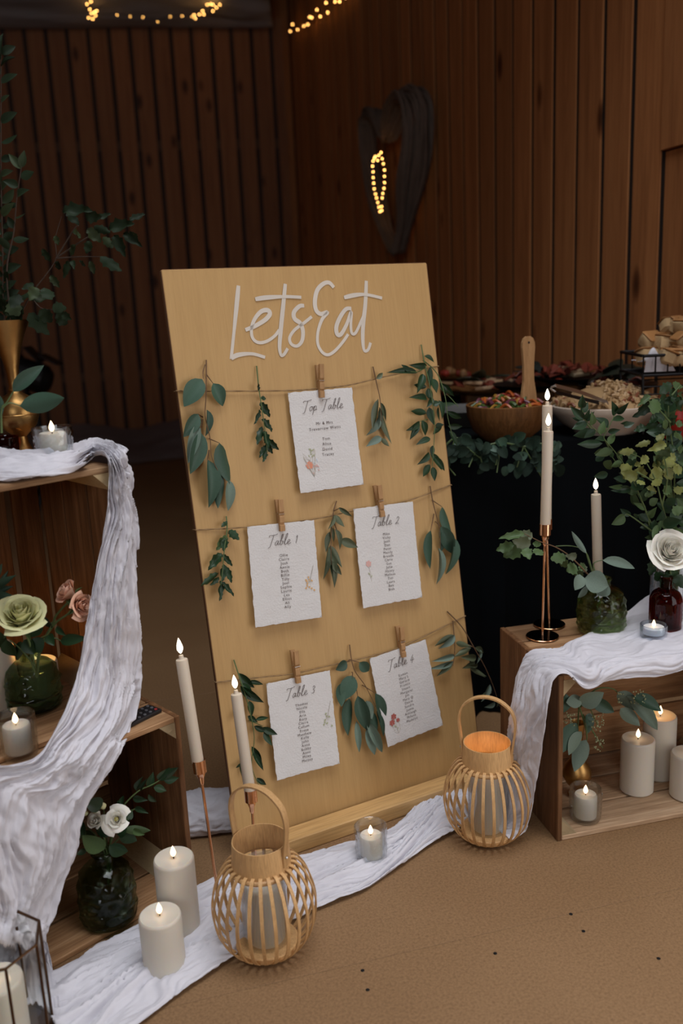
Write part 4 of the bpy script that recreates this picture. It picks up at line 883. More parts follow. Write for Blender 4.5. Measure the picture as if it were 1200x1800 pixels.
# brass trumpet vase on the upright crate, brass bulb vase in the right crate
t = thing('brass_vase', 'tall aged brass trumpet vase with round belly on the upright crate', 'vase', loc=(-.6099,1.7307,0.862))
part('body', lathe([(.021, 0), (.0215, .004), (.019, .010), (.0135, .022), (.0122, .034), (.017, .039), (.022, .043), (.033, .055), (.039, .072), (.0392, .082), (.036, .096), (.026, .109), (.014, .116), (.0105, .121), (.012, .1245), (.0095, .128), (.0098, .14), (.0125, .165), (.021, .20), (.030, .225), (.039, .246), (.042, .252), (.0405, .2525), (.0285, .226), (.015, .2), (.006, .15)], 40), M_brass, t, smooth=True)
part('belly_band', tube([(.0393 * cos(i * pi / 20), .0393 * sin(i * pi / 20), .077) for i in range(40)], .0012, 6, True), M_brass, t, smooth=True)
t = thing('brass_vase', 'small brass bulb vase of seeded eucalyptus in the left of the right crate', 'vase', loc=(0.5011,1.8328,0.0115))
part('body', lathe([(.019, 0), (.02, .004), (.013, .012), (.012, .02), (.024, .034), (.0315, .05), (.0315, .06), (.027, .074), (.016, .09), (.0115, .102), (.0105, .12), (.012, .15), (.0165, .178), (.0155, .179), (.0095, .15), (.008, .12)], 36), M_brass, t, smooth=True)
# dark red votive glass by the brass vase
t = thing('votive_glass', 'dark red votive glass at the left edge on the upright crate', 'candle holder', loc=(-.6192,1.6755,0.862))
part('glass', lathe([(.019, 0), (.022, .002), (.0235, .04), (.023, .0415), (.0215, .04), (.0198, .006), (.003, .005)], 32), M_red, t, smooth=True)

# ---------------------------------------------------------------- remote control on the lower crate
RMp = V((-.4009,1.5747,0.3725))
t = thing('remote_control', 'small black remote control lying on the lower left crate', 'remote', loc=RMp, rz=ca + radians(8))
part('body', box(-.042, .042, -.02, .02, 0, .007, .0015), plain('black_plastic', (.012, .012, .014), .4), t)
mb = plain('grey_button', (.10, .10, .11), .6)
for i in range(6):
    for j in range(3):
        part('button', lathe([(.0032, .0068), (.003, .0084), (.001, .0086)], 10), plain('red_button', (.35, .03, .03), .5) if (i, j) == (5, 0) else mb, t, M=Matrix.Translation((-.034 + i * .0135, -.012 + j * .012, 0)))

# ---------------------------------------------------------------- flowers and branches
def rose(name, label, center, axis, R, mat, n=22, stem_to=None, group=None, openness=1.0, heart=None):
    center, axis = V(center), V(axis).normalized()
    t = thing(name, label, 'flower', along(center, center + axis), group=group)
    rnd = random.Random(int(R * 1e5) + n)
    for k in range(n):
        f = k / (n - 1)                     # 0 inside, 1 outside
        Rk = R * (.10 + .55 * f ** .9); hk = R * (1.14 - .19 * f); op = (f ** 2.2) * .75 * openness; sp = .95 + .25 * f + (.8 if f < .4 else 0)
        a0 = k * 2.3998; nu, nt = 6, 6; vs, fs = [], []
        for j in range(nt + 1):
            tt = j / nt
            for i in range(nu + 1):
                u = (i / nu - .5) * 2
                wsh = sin(pi * min(.18 + .62 * tt, .8)) if tt < .9 else .75
                an = a0 + u * sp * wsh * .95
                r = Rk * (.3 + .75 * sin(min(tt * 1.6, pi / 2))) + op * R * .62 * tt ** 2.6 + .018 * R * sin(u * 5 + k)
                z = -R * .62 + hk * (tt ** .85) * (1 - .14 * abs(u) ** 2.4 * tt) - op * R * .42 * tt ** 5
                vs.append((r * cos(an), r * sin(an), z))
        for j in range(nt):
            for i in range(nu): a = j * (nu + 1) + i; fs.append((a, a + 1, a + nu + 2, a + nu + 1))
        part('petal', (vs, fs), mat, t, smooth=2)
    if heart: part('heart', ball((0, 0, .15 * R), R * .2, 10, 6), heart, t, smooth=True)
    for k in range(5):
        a = k * 2 * pi / 5
        o = put_leaf(t, 'lance', M_mid, (.08 * R * cos(a), .08 * R * sin(a), -.62 * R), (.85 * R * cos(a), .85 * R * sin(a), -.55 * R), R * .3, (0, 0, 1)); o.name = 'sepal'
    if stem_to:
        inv = t.matrix_world.inverted(); pts = [V((0, 0, -.6 * R))] + [inv @ V(p) for p in stem_to]
        part('stem', tube(pts, .0021, 8, sm=5), M_gstem, t, smooth=True)
    return t
def bud(label, c, axis, r, stem_to, mat, group):
    t = thing('flower_bud', label, 'flower', along(c, V(c) + V(axis)), group=group)
    part('petals', lathe([(r * .3, -r), (r * .8, -r * .6), (r, 0), (r * .8, r * .7), (r * .35, r * 1.3), (r * .05, r * 1.5)], 10, fn=lambda a, z, k: r * .08 * sin(a * 3 + z * 300)), mat, t, smooth=True)
    inv = t.matrix_world.inverted()
    part('stem', tube([(0, 0, -r)] + [inv @ V(p) for p in stem_to], .0011, 6, sm=4), M_gstem, t, smooth=True)
def branch(label, stems, leaves, kind, mat, alt=None, smat=None, r=.0016, seed=0, name='leafy_branch', cat='branch', nrm=(.05, -1, .35), group=None, alt_p=0):
    rnd = random.Random(seed); o0 = V(stems[0][0])
    t = thing(name, label, cat, loc=o0, group=group)
    part('stem', join(*[tube([V(p) - o0 for p in s], [r * 1.3, r * .5], 6, sm=5) for s in stems]), smat or M_stem, t, smooth=True)
    for L in leaves:
        m = alt if alt and rnd.random() < alt_p else mat
        put_leaf(t, kind, m, V(L[0]) - o0, V(L[1]) - o0, L[2] * 1.25, V(nrm) + V((rnd.uniform(-.3, .3), rnd.uniform(-.2, .2), rnd.uniform(-.3, .3))), rnd.uniform(-.4, .4), rnd.choice((.7, 1, -.4)))
    return t
def grow(label, pts, n, size, kind, mat, alt=None, alt_p=.3, seed=0, r=.0015, smat=None, t0=.25, spread=.9, wr=.42, **kw):
    # leaves set alternately along a stem
    rnd = random.Random(seed); c = spline(pts, 10); L = []
    for i in range(n):
        f = t0 + (1 - t0) * (i + .5) / n; q = f * (len(c) - 1); a = min(int(q), len(c) - 2); p = c[a].lerp(c[a + 1], q - a)
        tg = (c[a + 1] - c[a]).normalized(); sd = tg.cross(V((rnd.uniform(-.3, .3), -1, rnd.uniform(-.2, .4)))).normalized() * (1 if i % 2 else -1)
        d = (tg * rnd.uniform(.3, .9) + sd * spread + V((rnd.uniform(-.3, .3), rnd.uniform(-.5, .4), rnd.uniform(-.3, .3)))).normalized()
        l = size * rnd.uniform(.7, 1.2); L.append((p, p + d * l, l * wr * rnd.uniform(.8, 1.2)))
    L.append((c[-2], c[-1] + (c[-1] - c[-3]).normalized() * size, size * wr))
    return branch(label, [pts], L, kind, mat, alt, smat, r, seed, alt_p=alt_p, **kw)

# upright-crate vase: cream rose, two peach roses, leaves
rose('rose', 'large greenish cream rose in the left green vase', (-.568,1.5,0.614), (.16, -.5, .85), .047, M_cream, 24, [(-.5682,1.53,0.5384),(-.573,1.55,0.4749)], openness=.8)
rose('rose', 'upper peach spray rose beside the cream rose', (-.4992,1.55,0.6359), (-.55, -.35, .6), .027, M_pink, 16, [(-.5215,1.55,0.5938),(-.532,1.55,0.5747),(-.5601,1.55,0.5299),(-.573,1.55,0.4749)], openness=.5)
rose('rose', 'lower peach spray rose nearest the gauze at left', (-.4726,1.54,0.6123), (.75, -.5, .1), .027, M_pink, 16, [(-.5031,1.55,0.5929),(-.5289,1.55,0.5746),(-.558,1.55,0.5298),(-.572,1.55,0.4748)], openness=.9)
branch('dark rose foliage below the cream rose in the left green vase', [[(-.5714,1.54,0.4889),(-.5748,1.54,0.5204),(-.5565,1.54,0.5506),(-.5377,1.54,0.5621),(-.5294,1.54,0.5832)],[(-.5698,1.54,0.5014),(-.5907,1.54,0.5336),(-.6087,1.54,0.5531)],[(-.5565,1.54,0.5506),(-.5272,1.54,0.5523),(-.5163,1.54,0.5456)]],
  [((-.5159,1.5345,0.5477),(-.4657,1.5217,0.5564),0.0168),((-.5427,1.5409,0.5958),(-.5314,1.5431,0.5692),0.0179),((-.5471,1.5373,0.5851),(-.5714,1.5309,0.5595),0.0208),((-.6153,1.5422,0.5526),(-.6072,1.5473,0.5158),0.0239),((-.5898,1.5426,0.5481),(-.6031,1.5488,0.5103),0.0134),((-.5349,1.5309,0.5624),(-.5205,1.5096,0.551),0.015),((-.5183,1.5298,0.5773),(-.4973,1.5059,0.5695),0.0098),((-.6269,1.5471,0.5668),(-.6309,1.5636,0.5245),0.0181),((-.5659,1.5349,0.5561),(-.5477,1.5232,0.5322),0.0232),((-.5805,1.5344,0.5539),(-.5618,1.5214,0.5305),0.0203)], 'oval', M_dk, smat=M_gstem, seed=4)
branch('blue-green leaves at the left edge above the cream rose', [[(-.6603,1.6,0.5375),(-.6494,1.6,0.6043),(-.6359,1.6,0.6424)]], [((-.6435,1.5945,0.6336),(-.5998,1.5817,0.6618),0.0136),((-.644,1.6009,0.6238),(-.6148,1.6031,0.6349),0.0105),((-.642,1.5973,0.6205),(-.6144,1.5909,0.6213),0.0116),((-.6465,1.6022,0.6478),(-.6296,1.6073,0.6783),0.0095),((-.6377,1.6026,0.6362),(-.6216,1.6088,0.6632),0.0084)], 'lance', M_euc, seed=6)
# floor vase
lb = [(-.4642,1.5,0.1374),(-.4695,1.5,0.0649)]
rose('lisianthus', 'open white lisianthus with a dark heart in the lower left vase', (-.4323,1.47,0.2258), (.05, -.8, .6), .0225, M_white, 13, lb, openness=1.5, heart=M_yel)
rose('lisianthus', 'rounder closed white lisianthus left of the open one', (-.4707,1.47,0.2243), (-.2, -.7, .65), .0185, M_white, 15, lb, openness=.6)
for i, (cc, ax, rr, l) in enumerate([((-.4604,1.49,0.2415), (0, -.3, 1), .0062, 'topmost lisianthus bud in the lower left vase'), ((-.4735,1.48,0.2414), (0, -.3, 1), .0068, 'middle pale lisianthus bud in the lower left vase'), ((-.4907,1.48,0.2353), (-.6, -.3, .6), .0052, 'leftmost small lisianthus bud in the lower left vase')]):
    bud(l, cc, ax, rr, lb, M_cream, 'lisianthus buds')
branch('ruscus branch reaching right from the lower left vase', [[(-.4633,1.5,0.1253),(-.455,1.5,0.1751),(-.4377,1.5,0.2202),(-.3991,1.5,0.2603),(-.3663,1.5,0.276),(-.3381,1.5,0.2936)],[(-.4377,1.5,0.2202),(-.4154,1.5,0.2226),(-.4021,1.5,0.229)]],
  [((-.355,1.4945,0.2855),(-.3133,1.4817,0.3187),0.0131),((-.3472,1.5009,0.2814),(-.3198,1.5031,0.2843),0.0119),((-.3571,1.4973,0.2857),(-.3328,1.4909,0.3111),0.0131),((-.3768,1.5022,0.2683),(-.3669,1.5073,0.295),0.0119),((-.3676,1.5026,0.2676),(-.3455,1.5088,0.2559),0.0119),((-.3964,1.4909,0.269),(-.38,1.4696,0.3068),0.0093),((-.3896,1.4898,0.2727),(-.3719,1.4659,0.3034),0.0081),((-.3794,1.5071,0.2516),(-.3703,1.5236,0.2229),0.0088),((-.405,1.4949,0.2531),(-.377,1.4832,0.2532),0.01),((-.4038,1.4944,0.2325),(-.3774,1.4814,0.2283),0.0082),((-.4314,1.5104,0.2276),(-.4343,1.5347,0.2373),0.0089),((-.4337,1.4994,0.2274),(-.4346,1.4979,0.2466),0.0076),((-.4254,1.5071,0.2011),(-.4161,1.5236,0.2124),0.0133),((-.4383,1.4995,0.1817),(-.4166,1.4983,0.2061),0.0114)], 'lance', M_dk, smat=M_gstem, seed=5)
branch('broad lisianthus leaves around the neck of the lower left vase', [[(-.4641,1.49,0.125),(-.4643,1.49,0.1536),(-.4817,1.49,0.1687)],[(-.4634,1.49,0.1321),(-.451,1.49,0.1601),(-.43,1.49,0.1803)],[(-.4677,1.5,0.1291),(-.4834,1.5,0.1765),(-.5063,1.5,0.199)]],
  [((-.462,1.4745,0.1631),(-.4953,1.4617,0.1992),0.0288),((-.4545,1.4809,0.1656),(-.4228,1.4831,0.1483),0.0232),((-.4515,1.4773,0.1861),(-.4711,1.4709,0.2226),0.0188),((-.434,1.4822,0.1856),(-.4046,1.4873,0.1694),0.0194),((-.4268,1.4826,0.1955),(-.3779,1.4888,0.1883),0.0132),((-.4048,1.4709,0.2019),(-.3809,1.4496,0.205),0.0099),((-.4549,1.4698,0.2553),(-.4777,1.4459,0.2766),0.0228),((-.5027,1.4871,0.2),(-.5244,1.5036,0.1648),0.0195),((-.4943,1.4749,0.1617),(-.5103,1.4632,0.1627),0.01),((-.5062,1.4744,0.2222),(-.4919,1.4614,0.2013),0.0217),((-.4818,1.4904,0.1685),(-.516,1.5147,0.1758),0.0189),((-.4363,1.4794,0.1875),(-.4189,1.4779,0.2016),0.0156),((-.4667,1.4871,0.1841),(-.4563,1.5036,0.2013),0.0157)], 'oval', M_dk, M_mid, M_gstem, seed=8, alt_p=.3)
# brass trumpet vase
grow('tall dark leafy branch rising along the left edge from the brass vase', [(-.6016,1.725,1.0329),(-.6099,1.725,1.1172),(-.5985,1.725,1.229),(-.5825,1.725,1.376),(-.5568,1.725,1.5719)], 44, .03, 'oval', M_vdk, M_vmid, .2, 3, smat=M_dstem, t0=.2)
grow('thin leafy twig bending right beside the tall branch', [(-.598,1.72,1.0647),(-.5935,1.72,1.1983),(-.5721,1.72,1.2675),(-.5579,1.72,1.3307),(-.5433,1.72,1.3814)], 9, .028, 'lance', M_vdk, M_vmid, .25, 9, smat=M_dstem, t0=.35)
branch('wavy oak-leaved branch arching right from the brass vase', [[(-.5924,1.715,1.0751),(-.58,1.715,1.1149),(-.5511,1.715,1.1592),(-.521,1.715,1.1917),(-.4989,1.715,1.22),(-.4963,1.715,1.2545),(-.4805,1.715,1.2922)],[(-.4989,1.715,1.22),(-.4602,1.715,1.2694),(-.451,1.715,1.2745)],[(-.4973,1.715,1.2213),(-.436,1.715,1.2546),(-.3948,1.715,1.2638),(-.3506,1.715,1.2756)],[(-.4989,1.715,1.22),(-.4569,1.715,1.221),(-.4167,1.715,1.2192)],[(-.5518,1.715,1.1536),(-.5368,1.715,1.133),(-.511,1.715,1.129)]],
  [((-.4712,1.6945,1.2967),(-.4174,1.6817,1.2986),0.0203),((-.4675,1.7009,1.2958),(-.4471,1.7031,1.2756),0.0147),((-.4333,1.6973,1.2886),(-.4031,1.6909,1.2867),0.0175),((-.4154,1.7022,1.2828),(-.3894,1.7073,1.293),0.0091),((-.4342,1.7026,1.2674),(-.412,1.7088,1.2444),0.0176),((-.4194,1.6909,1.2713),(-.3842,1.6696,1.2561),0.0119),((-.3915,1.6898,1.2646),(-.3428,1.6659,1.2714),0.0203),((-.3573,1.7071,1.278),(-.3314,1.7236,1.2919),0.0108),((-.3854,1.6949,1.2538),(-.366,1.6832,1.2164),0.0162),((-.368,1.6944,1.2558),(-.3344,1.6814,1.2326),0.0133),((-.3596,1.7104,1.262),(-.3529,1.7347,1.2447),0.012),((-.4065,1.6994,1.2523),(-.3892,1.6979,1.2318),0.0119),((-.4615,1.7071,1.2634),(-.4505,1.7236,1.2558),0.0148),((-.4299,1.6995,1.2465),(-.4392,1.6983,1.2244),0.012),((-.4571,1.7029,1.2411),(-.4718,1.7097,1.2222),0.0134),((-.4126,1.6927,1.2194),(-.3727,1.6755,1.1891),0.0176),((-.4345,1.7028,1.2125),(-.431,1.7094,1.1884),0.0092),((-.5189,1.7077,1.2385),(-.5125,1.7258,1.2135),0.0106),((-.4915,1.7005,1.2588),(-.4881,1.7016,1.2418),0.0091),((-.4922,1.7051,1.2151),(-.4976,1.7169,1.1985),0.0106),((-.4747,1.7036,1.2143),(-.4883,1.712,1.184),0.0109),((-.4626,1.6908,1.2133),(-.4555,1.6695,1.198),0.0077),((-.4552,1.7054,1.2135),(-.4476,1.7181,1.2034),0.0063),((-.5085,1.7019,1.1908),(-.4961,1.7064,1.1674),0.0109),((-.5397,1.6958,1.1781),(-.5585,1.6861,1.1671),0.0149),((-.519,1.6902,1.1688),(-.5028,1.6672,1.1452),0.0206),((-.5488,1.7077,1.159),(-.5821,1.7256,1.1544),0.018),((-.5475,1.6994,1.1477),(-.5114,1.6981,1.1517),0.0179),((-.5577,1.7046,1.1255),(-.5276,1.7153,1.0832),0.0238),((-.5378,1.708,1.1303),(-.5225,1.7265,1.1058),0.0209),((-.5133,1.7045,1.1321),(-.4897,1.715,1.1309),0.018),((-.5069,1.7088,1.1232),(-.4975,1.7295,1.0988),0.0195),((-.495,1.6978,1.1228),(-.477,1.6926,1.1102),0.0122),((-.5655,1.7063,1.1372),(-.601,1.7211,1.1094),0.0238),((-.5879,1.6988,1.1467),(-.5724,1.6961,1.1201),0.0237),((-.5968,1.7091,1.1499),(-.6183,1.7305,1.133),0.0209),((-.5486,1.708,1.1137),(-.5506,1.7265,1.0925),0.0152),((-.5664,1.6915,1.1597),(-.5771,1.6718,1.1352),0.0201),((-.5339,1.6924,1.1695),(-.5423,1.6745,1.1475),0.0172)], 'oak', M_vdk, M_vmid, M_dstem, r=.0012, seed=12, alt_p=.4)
branch('pair of large eucalyptus leaves in front of the brass vase', [[(-.5855,1.57,0.924),(-.5801,1.57,0.9651),(-.5705,1.57,0.9756),(-.5557,1.57,0.9954)],[(-.5784,1.57,0.9678),(-.5651,1.57,0.9754),(-.5467,1.57,0.9696)]], [((-.5588,1.576,0.9941),(-.5059,1.59,1.0369),0.0214),((-.5471,1.567,0.9694),(-.465,1.56,0.9806),0.0287),((-.5847,1.57,0.9926),(-.5826,1.57,0.9501),0.0136)], 'oval', M_euc, smat=M_gstem, seed=2)
# olive vase on the right crate
branch('pale wavy-leaved branch reaching left from the olive vase past the candlesticks', [[(0.5693,1.9,0.4194),(0.5624,1.9,0.4783),(0.5256,1.87,0.523),(0.4889,1.87,0.5624),(0.4571,1.87,0.585),(0.4255,1.87,0.5981),(0.3895,1.87,0.6183)]],
  [((0.3884,1.8645,0.6198),(0.3316,1.8517,0.6158),0.0143),((0.4077,1.8709,0.6103),(0.3758,1.8731,0.6182),0.0188),((0.4025,1.8673,0.5953),(0.3622,1.8609,0.6059),0.0233),((0.3856,1.8722,0.5901),(0.345,1.8773,0.5662),0.0279),((0.3677,1.8726,0.5931),(0.3296,1.8788,0.5815),0.0189),((0.3877,1.8609,0.5885),(0.3953,1.8396,0.5701),0.0188),((0.4099,1.8598,0.5877),(0.4211,1.8359,0.5769),0.0188),((0.4272,1.8771,0.5891),(0.4118,1.8936,0.59),0.0117),((0.4785,1.8649,0.5644),(0.4411,1.8532,0.564),0.0207),((0.5009,1.8644,0.5635),(0.4741,1.8514,0.5708),0.0144),((0.4872,1.8804,0.5501),(0.4743,1.9047,0.533),0.019),((0.5026,1.8694,0.5408),(0.4811,1.8679,0.5296),0.0235),((0.5184,1.8771,0.5259),(0.5039,1.8936,0.5111),0.0191),((0.5071,1.8695,0.5429),(0.5214,1.8683,0.5322),0.0144),((0.5241,1.8729,0.5246),(0.5134,1.8797,0.5453),0.0118)], 'oak', M_mid, M_olive, seed=15, alt_p=.35)
branch('eucalyptus stems with round grey-green leaves in the olive vase', [[(0.566,1.9,0.4196),(0.5578,1.9,0.4785),(0.5422,1.88,0.5144),(0.5253,1.88,0.5673),(0.4957,1.88,0.5827),(0.4595,1.88,0.5844)],[(0.5422,1.88,0.5144),(0.5326,1.88,0.5433),(0.5253,1.88,0.5673)],[(0.5514,1.88,0.5092),(0.5417,1.88,0.5405),(0.5633,1.88,0.5485)],[(0.5469,1.88,0.5094),(0.5262,1.88,0.5199)]],
  [((0.5168,1.857,0.5157),(0.5678,1.85,0.4981),0.0396),((0.5056,1.8545,0.5264),(0.4951,1.8417,0.4949),0.0287),((0.5697,1.8609,0.4978),(0.5464,1.8631,0.4735),0.0262),((0.5552,1.8573,0.5546),(0.6249,1.8509,0.5369),0.0197),((0.5217,1.8622,0.5701),(0.4891,1.8673,0.6199),0.0108),((0.5232,1.8626,0.498),(0.5072,1.8688,0.4662),0.0118)], 'oval', M_euc_l, smat=M_gstem, seed=16)
# seeded eucalyptus in the right crate
t = branch('eucalyptus with pale seed clusters spilling from the brass bulb vase in the right crate', [[(0.4929,1.81,0.1559),(0.4934,1.8,0.2402),(0.483,1.78,0.2792),(0.4609,1.78,0.2659)],[(0.4934,1.8,0.2402),(0.5057,1.78,0.2588),(0.529,1.78,0.2091)],[(0.4878,1.78,0.2597),(0.5071,1.78,0.1807),(0.4853,1.78,0.1323)],[(0.4961,1.81,0.2402),(0.5258,1.79,0.287),(0.5616,1.79,0.2877),(0.58,1.79,0.2699),(0.603,1.79,0.2493)],[(0.4971,1.78,0.235),(0.525,1.78,0.1848),(0.5415,1.78,0.1543)]],
  [((0.4949,1.774,0.2718),(0.4549,1.76,0.2746),0.0231),((0.4861,1.774,0.2674),(0.5357,1.76,0.2906),0.032),((0.5126,1.774,0.2757),(0.5589,1.76,0.2455),0.0231),((0.4816,1.771,0.2208),(0.444,1.75,0.1644),0.0321),((0.4931,1.771,0.2007),(0.4583,1.75,0.1588),0.0277),((0.5024,1.771,0.1807),(0.4722,1.75,0.1188),0.0278),((0.5023,1.7745,0.2374),(0.5071,1.7617,0.199),0.0232),((0.502,1.7809,0.2295),(0.5217,1.7831,0.2177),0.0188),((0.5766,1.7773,0.247),(0.6168,1.7709,0.2083),0.0232),((0.5727,1.7822,0.2834),(0.6192,1.7873,0.2342),0.0276),((0.591,1.7826,0.2727),(0.6688,1.7888,0.1845),0.0277),((0.6005,1.7709,0.2753),(0.6568,1.7496,0.2524),0.0253),((0.4591,1.774,0.288),(0.4472,1.76,0.2472),0.0222)], 'oval', M_euc_l, M_euc, M_gstem, seed=17, name='eucalyptus_branch', alt_p=.45)
rs = random.Random(5); sd = []
for c0, sx, sz, n in [((0.5259,1.77,0.2215),0.014,0.017,34),((0.5315,1.77,0.17),0.011,0.015,26),((0.4633,1.77,0.2319),0.012,0.012,22),((0.6113,1.77,0.2752),0.015,0.018,26),((0.5735,1.77,0.277),0.008,0.012,12)]:
    for _ in range(n): sd.append(ball((c0[0] + rs.uniform(-sx, sx) - t.location.x, c0[1] + rs.uniform(-.012, .012) - t.location.y, c0[2] + rs.uniform(-sz, sz) - t.location.z), rs.uniform(.0014, .0023), 6, 4))
part('seed_clusters', join(*sd), M_seed, t, smooth=True, stuff=True)
# big right bouquet
rose('rose', 'large ivory white rose at the right edge above the oxblood bottle', (0.7013,1.86,0.5684), (.0, -.8, .6), .049, M_white, 26, [(0.7186,1.9,0.5016),(0.713,1.9,0.449)], openness=.8)
GB = 'greenery in the tall clear vase at right'
grow('ruscus branch arching left out of the clear vase before the white bowl', [(0.7375,1.95,0.4173),(0.7118,1.93,0.5324),(0.6663,1.9,0.6333),(0.6135,1.88,0.7402),(0.5569,1.87,0.8151),(0.5108,1.87,0.8615)], 22, .036, 'lance', M_dk, M_mid, .3, 31, smat=M_gstem, t0=.2, wr=.4)
branch('upright ruscus shoots in front of the white bowl rim', [[(0.5859,1.91,0.7715),(0.5651,1.88,0.8043),(0.5582,1.88,0.8179),(0.5665,1.88,0.8352),(0.5801,1.88,0.8632)],[(0.5404,1.88,0.8276),(0.5202,1.88,0.8506),(0.5121,1.88,0.8772)]],
  [((0.5105,1.8745,0.8823),(0.5066,1.8617,0.9098),0.0135),((0.5092,1.8809,0.8729),(0.5258,1.8831,0.8926),0.0153),((0.5183,1.8773,0.8532),(0.5351,1.8709,0.874),0.0087),((0.5142,1.8822,0.8549),(0.4924,1.8873,0.8608),0.0074),((0.5673,1.8826,0.837),(0.5427,1.8888,0.8605),0.0175),((0.5773,1.8709,0.8645),(0.5657,1.8496,0.8956),0.0143),((0.579,1.8698,0.8689),(0.5979,1.8459,0.8907),0.0113),((0.5771,1.8871,0.8514),(0.6108,1.9036,0.8533),0.0114),((0.5652,1.8749,0.8294),(0.5876,1.8632,0.8344),0.0096),((0.5546,1.8744,0.8057),(0.4963,1.8614,0.8082),0.0153),((0.5367,1.8904,0.8307),(0.5035,1.9147,0.8175),0.0176),((0.5379,1.8794,0.8322),(0.5201,1.8779,0.8244),0.0153),((0.6168,1.8871,0.843),(0.6,1.9036,0.8415),0.0079),((0.5992,1.8795,0.8382),(0.6227,1.8783,0.8461),0.0109)], 'lance', M_dk, smat=M_gstem, seed=18)
branch('yellow-green oak-leaved branch in the middle of the right bouquet', [[(0.7277,1.92,0.5716),(0.6869,1.88,0.6655),(0.6669,1.86,0.7161),(0.6503,1.86,0.7504),(0.632,1.86,0.7735),(0.5922,1.86,0.7908)],[(0.6869,1.88,0.6655),(0.6885,1.86,0.7263),(0.6802,1.86,0.7713),(0.6658,1.86,0.8072)],[(0.6669,1.86,0.7161),(0.6242,1.86,0.7427),(0.6025,1.86,0.7325)]],
  [((0.6155,1.8545,0.7906),(0.5778,1.8417,0.7901),0.013),((0.6234,1.8609,0.7781),(0.5999,1.8631,0.7833),0.0153),((0.6441,1.8573,0.7778),(0.6272,1.8509,0.762),0.0153),((0.6644,1.8622,0.807),(0.6809,1.8673,0.8219),0.0131),((0.6514,1.8626,0.8075),(0.6211,1.8688,0.7969),0.0109),((0.6779,1.8509,0.8037),(0.6362,1.8296,0.7938),0.0152),((0.6719,1.8498,0.7778),(0.6755,1.8259,0.7991),0.0195),((0.6606,1.8671,0.7754),(0.6847,1.8836,0.758),0.0197),((0.614,1.8549,0.7352),(0.5832,1.8432,0.7655),0.0241),((0.6227,1.8544,0.7327),(0.5853,1.8414,0.748),0.0197),((0.6231,1.8704,0.7475),(0.6596,1.8947,0.7277),0.0176),((0.6765,1.8594,0.7471),(0.6502,1.8579,0.7307),0.0241),((0.6767,1.8671,0.7568),(0.6627,1.8836,0.7523),0.0154),((0.6809,1.8595,0.7491),(0.699,1.8583,0.7239),0.0197),((0.6771,1.8629,0.7642),(0.713,1.8697,0.7524),0.0153),((0.6749,1.8527,0.7262),(0.6451,1.8355,0.7199),0.0131),((0.646,1.8628,0.7098),(0.671,1.8694,0.6936),0.0132),((0.6837,1.8677,0.6934),(0.7076,1.8858,0.7044),0.0177),((0.6414,1.8605,0.6924),(0.6659,1.8616,0.6978),0.011),((0.707,1.8651,0.6952),(0.7289,1.8769,0.703),0.0155),((0.7001,1.8636,0.743),(0.7252,1.872,0.7447),0.0198),((0.6216,1.8508,0.729),(0.6321,1.8295,0.7217),0.0109),((0.6189,1.8654,0.7576),(0.6386,1.8781,0.7566),0.011),((0.7032,1.8619,0.6506),(0.7266,1.8664,0.6622),0.0178),((0.6871,1.8558,0.7805),(0.6993,1.8461,0.7662),0.0131)], 'oak', M_lime, M_mid, M_gstem, seed=19, alt_p=.3)
branch('dark glossy branch at the top right of the bouquet near the bread basket', [[(0.7409,1.96,0.6087),(0.7295,1.93,0.7338),(0.7171,1.93,0.8168),(0.7106,1.93,0.8667),(0.7154,1.93,0.9155)],[(0.7052,1.9,0.8394),(0.6753,1.9,0.8718),(0.6484,1.9,0.8863)],[(0.7052,1.9,0.8968),(0.7241,1.9,0.9179)]],
  [((0.7021,1.8945,0.9237),(0.6721,1.8817,0.9024),0.0175),((0.7008,1.9009,0.9057),(0.7176,1.9031,0.8894),0.0329),((0.6977,1.8973,0.8953),(0.7005,1.8909,0.8761),0.0197),((0.7072,1.9022,0.9206),(0.7315,1.9073,0.9125),0.0153),((0.6799,1.9026,0.8911),(0.628,1.9088,0.8518),0.0198),((0.6736,1.8909,0.8905),(0.6541,1.8696,0.8633),0.0241),((0.6554,1.8898,0.9002),(0.624,1.8659,0.8825),0.0109),((0.686,1.9071,0.8882),(0.6413,1.9236,0.8661),0.0132),((0.6741,1.8949,0.8548),(0.655,1.8832,0.844),0.0132),((0.6987,1.8944,0.8405),(0.6811,1.8814,0.8342),0.0176),((0.7088,1.9104,0.8446),(0.7296,1.9347,0.8292),0.0111),((0.7102,1.8994,0.8215),(0.6898,1.8979,0.8182),0.0133),((0.7093,1.9071,0.8584),(0.723,1.9236,0.8355),0.0133),((0.7161,1.8995,0.839),(0.7315,1.8983,0.8318),0.0133),((0.6978,1.9029,0.8305),(0.6779,1.9097,0.8327),0.0111),((0.7111,1.8927,0.7912),(0.6943,1.8755,0.7791),0.0133),((0.7241,1.9028,0.7844),(0.7382,1.9094,0.7737),0.0156),((0.7312,1.9077,0.7652),(0.7134,1.9258,0.756),0.0134),((0.7015,1.9005,0.7678),(0.7312,1.9016,0.764),0.0179),((0.7201,1.9051,0.9),(0.7365,1.9169,0.8804),0.0176),((0.7144,1.9036,0.8095),(0.7378,1.912,0.8049),0.0178),((0.7227,1.8908,0.8685),(0.7009,1.8695,0.8872),0.0197),((0.6806,1.9054,0.8398),(0.6564,1.9181,0.8258),0.0133),((0.6894,1.9019,0.8087),(0.6728,1.9064,0.8177),0.0133),((0.6509,1.8958,0.8336),(0.6236,1.8861,0.8273),0.0133)], 'oak', M_dk, M_mid, M_gstem, seed=20, alt_p=.25)
